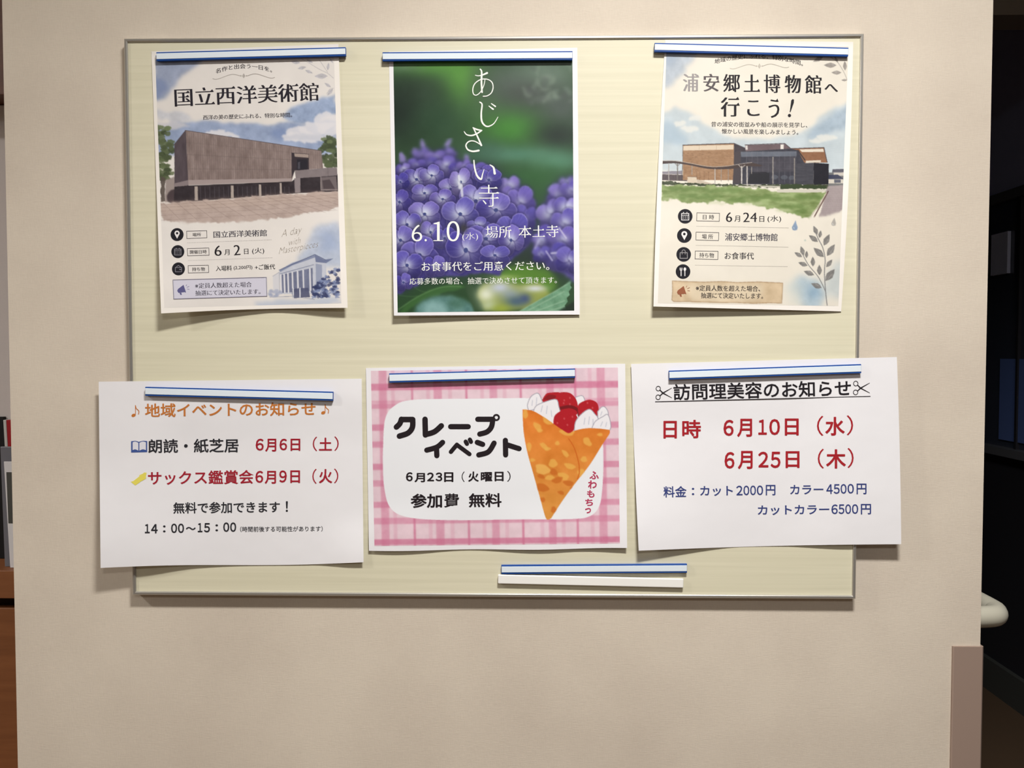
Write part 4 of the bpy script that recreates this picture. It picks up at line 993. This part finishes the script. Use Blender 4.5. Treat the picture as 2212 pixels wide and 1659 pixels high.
# crepe filling
GR = (160, 156, 170)
def cream(P, lines):
    Q = smooth_line(P + [P[0]], 6)
    pa.poly(Q, (236, 234, 238), 1); pa.line(Q, 6, GR, 1)
    for l in lines: pa.line(smooth_line(l, 4), 7, (198, 200, 212), 1)
cream([(1745, 325), (1790, 312), (1812, 330), (1825, 400), (1760, 400)], [])
cream([(1372, 430), (1362, 385), (1390, 320), (1440, 292), (1465, 320), (1478, 380), (1420, 420)], [[(1398, 390), (1402, 350)], [(1432, 385), (1436, 330)]])
RDS = (176, 26, 38)
pa.poly(smooth_line([(1478, 345), (1510, 298), (1550, 288), (1620, 290), (1640, 360), (1600, 400), (1500, 372), (1478, 345)]), RDS, 1)
pa.poly(smooth_line([(1485, 345), (1530, 305), (1590, 315), (1560, 345), (1485, 345)]), (128, 22, 30), .8)
pa.poly(smooth_line([(1600, 400), (1598, 300), (1690, 288), (1748, 340), (1765, 420), (1740, 470), (1620, 440), (1600, 400)]), RDS, 1)
pa.line(smooth_line([(1625, 412), (1700, 400), (1760, 425), (1775, 470)]), 26, (112, 20, 26), .9)
pa.poly(smooth_line([(1765, 440), (1770, 380), (1850, 345), (1915, 370), (1930, 440), (1915, 520), (1800, 500), (1765, 440)]), RDS, 1)
cream([(1408, 445), (1430, 395), (1500, 362), (1590, 342), (1612, 400), (1625, 470), (1600, 560), (1480, 500)], [[(1470, 440), (1482, 392)], [(1512, 455), (1520, 395)], [(1556, 480), (1550, 430)]])
pa.poly(smooth_line([(1568, 540), (1580, 470), (1650, 425), (1720, 432), (1765, 500), (1750, 560), (1690, 615), (1600, 580), (1568, 540)]), RDS, 1)
for x, y in ((1655, 350), (1700, 330), (1650, 372), (1655, 495), (1720, 480), (1680, 545), (1600, 530), (1840, 370), (1880, 410), (1700, 380)): pa.poly(circ(x, y, 7, 8, 9), (206, 92, 96), .7)
cream([(1920, 440), (1950, 405), (1978, 402), (2003, 440), (1998, 480), (1930, 500)], [[(1945, 470), (1955, 440)]])
cream([(1735, 590), (1745, 520), (1790, 460), (1855, 420), (1900, 460), (1925, 500), (1905, 580), (1820, 600)], [[(1812, 540), (1820, 490)], [(1848, 540), (1856, 480)], [(1884, 540), (1884, 500)]])
cream([(1870, 585), (1900, 520), (1960, 480), (2000, 462), (2022, 520), (2018, 585), (1950, 600)], [[(1945, 555), (1960, 520)], [(1985, 560), (1992, 525)]])
CONE = smooth_line([(1323, 422), (1400, 432), (1480, 475), (1560, 530), (1640, 585), (1690, 612), (1740, 590), (1830, 572), (1930, 574), (2018, 585)], 5) + [(2018, 610)] + smooth_line([(2010, 625), (1960, 700), (1860, 860), (1770, 975), (1690, 1080), (1620, 1180), (1550, 1290)], 4) + smooth_line([(1530, 1300), (1505, 1280), (1460, 1120), (1410, 940), (1360, 760), (1330, 590), (1323, 422)], 4)
M = pa.mask(CONE)
t_ = np.clip((y_-420)/880, 0, 1)[..., None]
pa.fill(M, np.array((222, 122, 44))*(1-t_) + np.array((216, 148, 66))*t_ + ((noise(pa.X, pa.Y, 34, 8)-.5)*34)[..., None])
Y1 = (232, 176, 84); Y2 = (200, 106, 36)
def spot(cx, cy, rx, ry, c, rot=0, a=.9, sd=0):
    P = [(cx + (rx*math.cos(q)*(1+.18*math.sin(3*q+sd)))*math.cos(rot) - ry*math.sin(q)*(1+.15*math.cos(2*q+sd))*math.sin(rot), cy + rx*math.cos(q)*(1+.18*math.sin(3*q+sd))*math.sin(rot) + ry*math.sin(q)*math.cos(rot)) for q in [i*2*math.pi/24 for i in range(24)]]
    m = pa.mask(P)*M; pa.fill(blur(m, .7), c, a)
for i, a in enumerate(((1345, 455, 20, 40, Y1), (1440, 560, 24, 46, Y1, -.7), (1460, 590, 22, 16, Y1), (1520, 515, 44, 22, Y1, .6), (1680, 605, 60, 26, Y1, .1), (1940, 622, 22, 13, Y1), (1600, 690, 18, 18, Y1), (1495, 715, 40, 20, Y1, .8), (1520, 735, 26, 14, Y1), (1375, 720, 18, 36, Y1),
                       (1840, 680, 26, 40, Y1, -.7), (1665, 775, 36, 18, Y1, .8), (1812, 818, 26, 24, Y1), (1565, 850, 34, 34, Y1), (1400, 825, 22, 14, Y1), (1480, 900, 60, 40, (236, 184, 96), .3), (1700, 875, 46, 22, Y1, .3), (1650, 955, 46, 28, Y1, .4), (1790, 925, 28, 32, Y1, .4), (1540, 965, 40, 20, Y1),
                       (1470, 955, 30, 16, Y2, .4), (1480, 1045, 50, 32, Y2, .3), (1600, 985, 44, 24, Y2, -.3), (1690, 1010, 42, 22, Y2, .2), (1630, 1085, 26, 15, Y2, .3), (1485, 1140, 20, 20, Y2, .9), (1570, 1220, 22, 26, Y2), (1570, 920, 30, 24, Y2, .6), (1720, 1050, 20, 12, Y2))):
    spot(*a[:5], rot=a[5] if len(a) > 5 else 0, a=.8, sd=i)
pa.line(smooth_line([(1690, 655), (1735, 730), (1768, 840), (1775, 920), (1760, 975)]), [9][0], (204, 100, 30), .9)
pa.build(s5, gain=.95)
BK = (30, 22, 27)
def kata(strokes, w=44):
    P = []
    for st in strokes: P += stroke(smooth_line(st, 6) if len(st) > 2 else st, w)
    shape(s5, CB, P, BK, 'title_lettering', .0005)
kata([[(358, 500), (345, 535), (318, 562)], [(362, 502), (448, 502)], [(448, 502), (445, 565), (410, 610), (342, 634)]])
kata([[(546, 500), (549, 625)], [(549, 622), (620, 600), (676, 552)]])
kata([[(750, 559), (890, 559)]], 42)
kata([[(966, 500), (1086, 500)], [(1086, 500), (1075, 560), (1040, 600), (982, 618)]], 42)
rg = stroke(circ(1114, 486, 21, 16), 15, True)
shape(s5, CB, rg, BK, 'title_lettering', .00055)
kata([[(686, 684), (640, 722), (560, 746)], [(638, 732), (640, 790)]], 42)
kata([[(752, 760), (800, 702)], [(800, 704), (900, 778)], [(870, 678), (880, 696)], [(903, 662), (912, 680)]], 34)
kata([[(962, 684), (1005, 700)], [(974, 784), (1050, 760), (1096, 690)]], 42)
kata([[(1186, 668), (1188, 784)], [(1188, 700), (1295, 734)]], 42)
datew(s5, CB, (('6', 394, 448, 922, 994), ('月', 462, 546, 928, 1002), ('2', 562, 618, 924, 994), ('3', 630, 684, 924, 994), ('日', 698, 772, 922, 1000), ('（', 838, 862, 916, 1000), ('火', 890, 974, 916, 998), ('曜', 990, 1082, 920, 996), ('日', 1100, 1172, 918, 994), ('）', 1200, 1228, 912, 998)), BK, HEAVY, 'date_lettering')
text(s5, CB, '参加', (432, 1150), (682, 1149), 114, BK, (.001, 0, 0, 0, .027)); text(s5, CB, '費', (698, 1147), (818, 1147), 112, BK, (.001, 0, 0, 0, .016)); text(s5, CB, '無料', (894, 1146), (1156, 1144), 112, BK, (.001, 0, 0, 0, .023))
for ch, x0, x1, y0, y1 in (('ふ', 1856, 1930, 914, 978), ('わ', 1844, 1914, 986, 1052), ('も', 1836, 1896, 1064, 1124), ('ち', 1822, 1884, 1134, 1190), ('っ', 1820, 1868, 1206, 1250)):
    vtext(s5, CB, ch, x0, x1, y0, y1, (178, 60, 92), HEAVY, name='slogan_lettering')

# ---- 6: hairdressing notice, lower right
def dep6(u, v): return 0.0010 - .0030*(1-sm((u-.55)/.24))*sm((v-.08)/.3) + 0.0135*np.clip(1-u*2.6, 0, 1)**1.5*sm((v-.35)/.65) + 0.0035*sm((u-.55)/.45)*sm((v-.3)/.7) + .0006*np.sin(u*12)*sm((v-.7)/.3)
s6 = Sheet('hairdressing_notice', 'white notice with black scissors heading and red dates, lower right corner of the board', 'notice',
           (1363.2, 786.2), (1937.3, 771.2), (1946.8, 1175.5), (1379.7, 1189.6), dep6, M_PAPER, bow=(-1, 1.5), wave=lambda u: -3.0*np.sin(u*math.pi))
def scissors(x0, x1, y0, y1):
    w, h = x1-x0, y1-y0; P = lambda x, y: (x0+w*x, y0+h*y)
    shape(s6, CC, stroke([P(.17+.13*math.cos(a), .2+.17*math.sin(a)) for a in [i*2*math.pi/14 for i in range(14)]], 5, True) +
          stroke([P(.16+.13*math.cos(a), .82+.17*math.sin(a)) for a in [i*2*math.pi/14 for i in range(14)]], 5, True) +
          stroke([P(.27, .3), P(.45, .52), P(.98, .86)], [7, 9, 3]) + stroke([P(.27, .73), P(.45, .52), P(.98, .16)], [7, 9, 3]), INK, 'scissors_symbol', .0005)
scissors(262, 386, 288, 392); scissors(1736, 1864, 250, 356)
text(s6, CC, '訪問理美容のお知らせ', (396, 336), (1722, 304), 122, INK, SANS, 'heading_lettering')
shape(s6, CC, [[(260, 405), (1868, 364), (1868, 370), (260, 411)]], INK, 'heading_underline')
RD6 = (164, 30, 40)
datew(s6, CC, (('日', 322, 422, 550, 682), ('時', 462, 602, 542, 680), ('6', 770, 846, 542, 662), ('月', 872, 984, 534, 670), ('1', 1030, 1094, 540, 654), ('0', 1112, 1192, 536, 656), ('日', 1228, 1332, 532, 660), ('（', 1468, 1516, 512, 662), ('水', 1530, 1676, 520, 660), ('）', 1690, 1738, 508, 658),
               ('6', 778, 852, 782, 906), ('月', 878, 988, 774, 910), ('2', 1030, 1106, 780, 898), ('5', 1122, 1196, 780, 902), ('日', 1234, 1338, 776, 902), ('（', 1474, 1520, 758, 906), ('木', 1536, 1684, 762, 906), ('）', 1696, 1742, 752, 902)), RD6, DATE, 'date_lettering')
NV = (52, 64, 122)
text(s6, CC, '料金', (322, 1080), (494, 1078), 84, NV, SANS, 'price_lettering'); vtext(s6, CC, '：', 534, 552, 1050, 1104, NV, SANS, name='price_lettering')
text(s6, CC, 'カット', (596, 1074), (840, 1072), 74, NV, SANS, 'price_lettering'); text(s6, CC, '2000', (866, 1070), (1066, 1068), 72, NV, SANS, 'price_lettering'); vtext(s6, CC, '円', 1086, 1158, 1028, 1106, NV, SANS, name='price_lettering')
text(s6, CC, 'カラー', (1268, 1064), (1516, 1062), 70, NV, SANS, 'price_lettering'); text(s6, CC, '4500', (1538, 1060), (1744, 1056), 72, NV, SANS, 'price_lettering'); vtext(s6, CC, '円', 1764, 1838, 1018, 1098, NV, SANS, name='price_lettering')
text(s6, CC, 'カットカラー', (1026, 1218), (1560, 1212), 72, NV, SANS, 'price_lettering'); text(s6, CC, '6500', (1576, 1210), (1776, 1208), 72, NV, SANS, 'price_lettering'); vtext(s6, CC, '円', 1796, 1872, 1170, 1248, NV, SANS, name='price_lettering')

# ------------------------------------------------------------------ magnet bars
def bar(l, r, hpx, d0, th, label, white=False):
    """magnet bar: left and right end of the front face's centre line in photo pixels"""
    df = d0 + th
    A = at(l[0], l[1], df); B = at(r[0], r[1], df)
    c = (A+B)/2; X = (B-A); L = np.linalg.norm(X); X = X/L
    hh = hpx/1316.0; th_eff = th
    Y = np.array([0, -1.0, 0]); Z = np.cross(Y, X); Z = Z/np.linalg.norm(Z); Z = Z if Z[2] > 0 else -Z
    def bx(x0, x1, z0, z1, y0, y1, name, mat, parent=None, bev=.0004, origin=None):
        V = [c + X*x + Z*z + Y*(y - th) for y in (y0, y1) for z in (z0, z1) for x in (x0, x1)]
        Fc = [(0, 2, 3, 1), (4, 5, 7, 6), (0, 1, 5, 4), (2, 6, 7, 3), (0, 4, 6, 2), (1, 3, 7, 5)]
        o = mk(name, V, Fc, mat, parent, origin)
        m = o.modifiers.new('bevel', 'BEVEL'); m.width = bev; m.segments = 2; m.limit_method = 'ANGLE'
        return o
    root = empty('magnet_bar', c + Y*(-th)); tag(root, label, 'magnet bar')
    if white:
        bx(-L/2, L/2, -hh/2, hh/2, .0018, th, 'cover', M_WHITEBAR, root, .0014)
        bx(-L/2+.002, L/2-.002, -hh/2+.0015, hh/2-.0015, 0.0, .0021, 'magnet_backing', M_DARK, root)
    else:
        bx(-L/2, L/2, -hh/2, hh/2, 0.0, th-.0006, 'body', M_BLUE, root)
        bx(-L/2+.0004, L/2-.0004, -hh/2+.0026, hh/2-.0021, th-.0010, th, 'white_strip', M_STRIP, root, .0003)
    return root
TH = 0.0062; DB = -0.0006
bar((337.3, 121.8), (746.5, 110.8), 18.4, DB, TH, 'blue and white magnet bar over the top edge of the concrete building poster')
bar((826, 121.9), (1236.8, 119.4), 18.4, DB, TH, 'blue and white magnet bar over the top edge of the hydrangea poster')
bar((1414, 101.6), (1833, 112.0), 18.4, DB, TH, 'blue and white magnet bar over the top edge of the glass and brick building poster')
bar((313.1, 845.3), (719, 856), 19.4, 0.0016, TH, 'blue and white magnet bar above the orange heading of the white notice')
bar((840.5, 816.7), (1242.5, 806), 20.0, 0.0000, TH, 'blue and white magnet bar across the top of the pink gingham poster')
bar((1445.6, 810.5), (1860.8, 796.3), 19.4, 0.0016, TH, 'blue and white magnet bar above the scissors heading of the white notice')
bar((1083, 1230.7), (1484.4, 1228), 19.0, -0.0032, TH, 'spare blue and white magnet bar holding nothing, under the crepe poster')
bar((1075.7, 1251.4), (1476.7, 1260.4), 20.0, -0.0032, TH, 'plain white magnet bar lying lowest on the board, bottom right', white=True)

# ------------------------------------------------------------------ beyond the left end of the wall
M_GREYP = flat((214, 206, 204), 0.6)
def zat(px, py, Y): return float(at(px, py, -Y)[2])
def xat(px, py, Y): return float(at(px, py, -Y)[0])
YB = 0.36
XB0, XB1 = -1.75, -0.84
zt, zg, zs1, zs2 = zat(12, 205, YB), zat(20, 924, YB+.1), zat(24, 1250, YB), zat(28, 1312, YB)
lc = empty('wooden_cabinet', (-1.3, YB+.2, 0)); tag(lc, 'orange brown wooden cabinet below the leaflets, past the left end of the wall', 'cabinet')
box('body', (XB0, YB+.02, 0.0), (XB1, YB+.36, zs2-.01), M_ORANGE, lc, .002)
box('door', (XB0+.01, YB, 0.06), (-1.30, YB+.0195, zs2-.002), M_ORANGE, lc, .002)
box('door', (-1.295, YB, 0.06), (XB1-.01, YB+.0195, zs2-.002), M_ORANGE, lc, .002)
box('shelf_board', (XB0, YB-.012, zs2+.022), (XB1, YB+.36, zs1+.02), M_ORANGE, lc, .002)
box('shelf_riser', (XB0, YB+.05, zs2-.01), (XB1, YB+.34, zs2+.0215), flat((60, 36, 24), .6), lc)
uc = empty('wall_cupboard', (-1.3, YB+.2, zt)); tag(uc, 'reddish brown wooden cupboard at the top, past the left end of the wall', 'cupboard')
box('body', (XB0, YB+.02, zt+.01), (XB1, YB+.34, CEIL-.001), mat_wood('red_brown_wood', (92, 54, 40), (112, 70, 52), (3, 3, 40), .5), uc, .002)
box('door', (XB0+.01, YB, zt), (XB1-.01, YB+.0195, CEIL-.01), mat_wood('red_brown_wood_door', (92, 54, 40), (112, 70, 52), (3, 3, 40), .5), uc, .002)
gp = box('display_panel', (XB0, YB+.10, zg), (XB1, YB+.118, zt+.009), M_GREYP, None, .003)
tag(gp, 'grey panel between the red brown cupboard and the leaflets, left edge', 'panel')
box('wall_recess', (XB0, YB+.37, 0), (XB1, YB+.42, CEIL), flat((70, 62, 58), .8), kind='structure')
zf = zs1 + .0205
def leaflet(name, label, cat, x0, x1, y, ztop, mat, th=.006, lean=.02):
    v, f = box_vf((x0, y, zf), (x1, y+th, ztop)); v = [(a + (0.012 if c == zf else 0), b - (lean if c == zf else 0), c) for a, b, c in v]
    o = mk(name, v, f, mat); tag(o, label, cat)
    m = o.modifiers.new('bevel', 'BEVEL'); m.width = .0008; m.segments = 2
    return o
def xl(px, py, Y): return xat(px, py, Y)
leaflet('black_folder', 'black folder at the very left edge, behind the leaflets', 'folder', xl(8, 950, .45)-.16, xl(8, 950, .45), .45, zat(8, 930, .45)+.03, M_DARK, .02, 0)
leaflet('white_book', 'thin white book between the black folder and the red book, left edge', 'book', xl(7.5, 950, .43), xl(14, 950, .43), .43, zat(8, 927, .43)+.02, flat((206, 204, 200), .5), .11, 0)
leaflet('red_book', 'red book beside the thin white book, left edge', 'book', xl(14.5, 950, .43), xl(14.5, 950, .43)+.03, .43, zat(14, 927, .43)+.02, flat((170, 34, 42), .5), .11, 0)
wl = leaflet('white_leaflet', 'white leaflet with a dark picture strip, at the left edge by the wall', 'leaflet', xl(8, 1000, .375), xl(8, 1000, .375)+.14, .375, zat(8, 997, .375), M_PAPER, .003, .005)
x0_ = xl(15, 1100, .374)
mk('picture_strip', [(x0_, .3744, zat(15, 1020, .374)), (x0_+.05, .3744, zat(15, 1020, .374)), (x0_+.054, .3715, zat(15, 1130, .374)), (x0_+.004, .3715, zat(15, 1130, .374))], [(0, 1, 2, 3)], flat((84, 84, 80), .5), wl)
leaflet('grey_leaflet_holder', 'grey plastic leaflet holder behind the white leaflet, left edge', 'leaflet holder', xl(3, 1000, .395), xl(3, 1000, .395)+.17, .392, zat(6, 965, .392), flat((118, 118, 126), .3), .008, .012)

# ------------------------------------------------------------------ beyond the right end of the wall
XW = 1.85
def atx(px, py, X):
    a = (px - W/2)/F; b = -(py - H/2)/F
    d = fwd + a*rgt + b*upv; t = (X - CAM[0])/d[0]
    return CAM + t*d
zc = CEIL - .02; zsill = float(atx(2190, 970, XW)[2])
M_BLK = flat((44, 44, 50), .5); M_FRM = flat((104, 106, 112), .4, .2)
box('wall_right', (XW, -4.6, 0), (XW+.12, 5.2, zsill-.03), M_BLK, kind='structure')
box('wall_header', (XW, -4.6, zc), (XW+.12, 5.2, CEIL), flat((136, 128, 120), .8), kind='structure')
wn = empty('window_1', (XW, 1.9, zsill)); wn['kind'] = 'structure'
box('window_sill', (XW-.03, -0.2, zsill-.03), (XW+.12, 5.1, zsill), M_FRM, wn)
yt0 = float(atx(2170, 424, XW)[2]); box('transom', (XW-.004, -0.2, yt0-.018), (XW+.03, 5.1, yt0+.018), flat((84, 86, 94), .4), wn)
ym = float(atx(2196, 830, XW)[1])
for y_ in (ym - 1.2, ym, ym + 1.2, ym + 2.4): box('mullion', (XW-.002, y_-.006, zsill), (XW+.028, y_+.006, yt0-.018), M_BLK, wn)
ymin = -0.2
def pane(y0, y1, z0, z1, rgb): return box('pane', (XW+.010, y0, z0), (XW+.016, y1, z1), flat(rgb, .12, 0, .6), wn)  # opaque; night dark and reflections in the glass are put into the colour
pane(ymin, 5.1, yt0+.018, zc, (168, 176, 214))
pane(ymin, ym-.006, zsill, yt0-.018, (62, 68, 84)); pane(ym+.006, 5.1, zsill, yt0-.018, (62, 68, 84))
a0 = atx(2163, 775, XW+.009); a1 = atx(2212, 958, XW+.009)
zl = zat(2180, 32, 1.18)
box('trim_1', (XR+.001, 1.18, zl), (XW-.03, 1.30, CEIL), flat((150, 138, 122), .8), kind='structure')
bl = box('navy_reflection', (XW+.0045, ymin+.1, a1[2]), (XW+.0095, a0[1], a0[2]), flat((98, 122, 186), .5), wn)  # added sheet; a navy reflection in the glass put into its colour
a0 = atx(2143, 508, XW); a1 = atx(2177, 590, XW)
o = box('reflection_panel', (XW-.003, min(a0[1], a1[1]), a1[2]), (XW+.0095, max(a0[1], a1[1]), a0[2]), flat((206, 214, 244), .5), None, .0008); tag(o, 'dim bluish rectangular panel standing in for a reflection in the dark window, right edge', 'notice')  # added panel; a pale reflection in the glass painted as its face
a0 = atx(2190, 1150, 1.75)
o = box('baseboard_right', (XW-.02, -4.6, 0), (XW, 5.2, .12), flat((70, 72, 70), .5), kind='structure')
# corner guard, lower right corner of the wall
gx0 = float(at(2058.5, 1400, -YW + .004)[0]); gx1 = XR + .0045; gz = float(at(2090, 1397, -YW+.004)[2])
v = [(gx0, YW), (gx0, YW-.0035), (gx0+.002, YW-.0045), (gx1-.003, YW-.0045), (gx1, YW-.0015), (gx1, YW+.055), (XR+.0003, YW+.055), (XR+.0003, YW)]
V = [(x, y, z) for z in (.05, gz) for x, y in v]; n = len(v)
cg = mk('corner_guard', V, [(i, (i+1) % n, n+(i+1) % n, n+i) for i in range(n)] + [tuple(range(n))[::-1], tuple(range(n, 2*n))], M_GUARD)
tag(cg, 'pinkish brown plastic corner guard on the lower right corner of the wall', 'corner guard')
# handrail on the return of the wall
hr = empty('handrail', (XR+.05, .3, 0.85)); tag(hr, 'ivory handrail with a rounded returned end, sticking out behind the right end of the wall', 'handrail')
zr = zat(2140, 1330, .09)
path = smooth_line([(XR+.0005, .082), (XR+.034, .083), (XR+.062, .090), (XR+.075, .108), (XR+.079, .135), (XR+.079, .25), (XR+.079, .9)], 6)
V, Fc = [], []
rr_ = .0185; m_ = 20
for i, (x, y) in enumerate(path):
    p = path[max(i-1, 0)]; q = path[min(i+1, len(path)-1)]; dx, dy = q[0]-p[0], q[1]-p[1]; L_ = math.hypot(dx, dy); nx, ny = -dy/L_, dx/L_
    for k in range(m_):
        a = 2*math.pi*k/m_; V.append((x + nx*rr_*math.cos(a), y + ny*rr_*math.cos(a), zr + rr_*math.sin(a)))
for i in range(len(path)-1):
    for k in range(m_): Fc.append((i*m_+k, i*m_+(k+1) % m_, (i+1)*m_+(k+1) % m_, (i+1)*m_+k))
Fc += [tuple(range(m_))[::-1], tuple(range((len(path)-1)*m_, len(path)*m_))]
mk('rail', V, Fc, M_PVC, hr, smooth=True)
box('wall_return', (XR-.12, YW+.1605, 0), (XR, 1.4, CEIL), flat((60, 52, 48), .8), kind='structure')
box('bracket', (XR, .70, zr-.03), (XR+.05, .72, zr-.012), M_PVC, hr, .002)
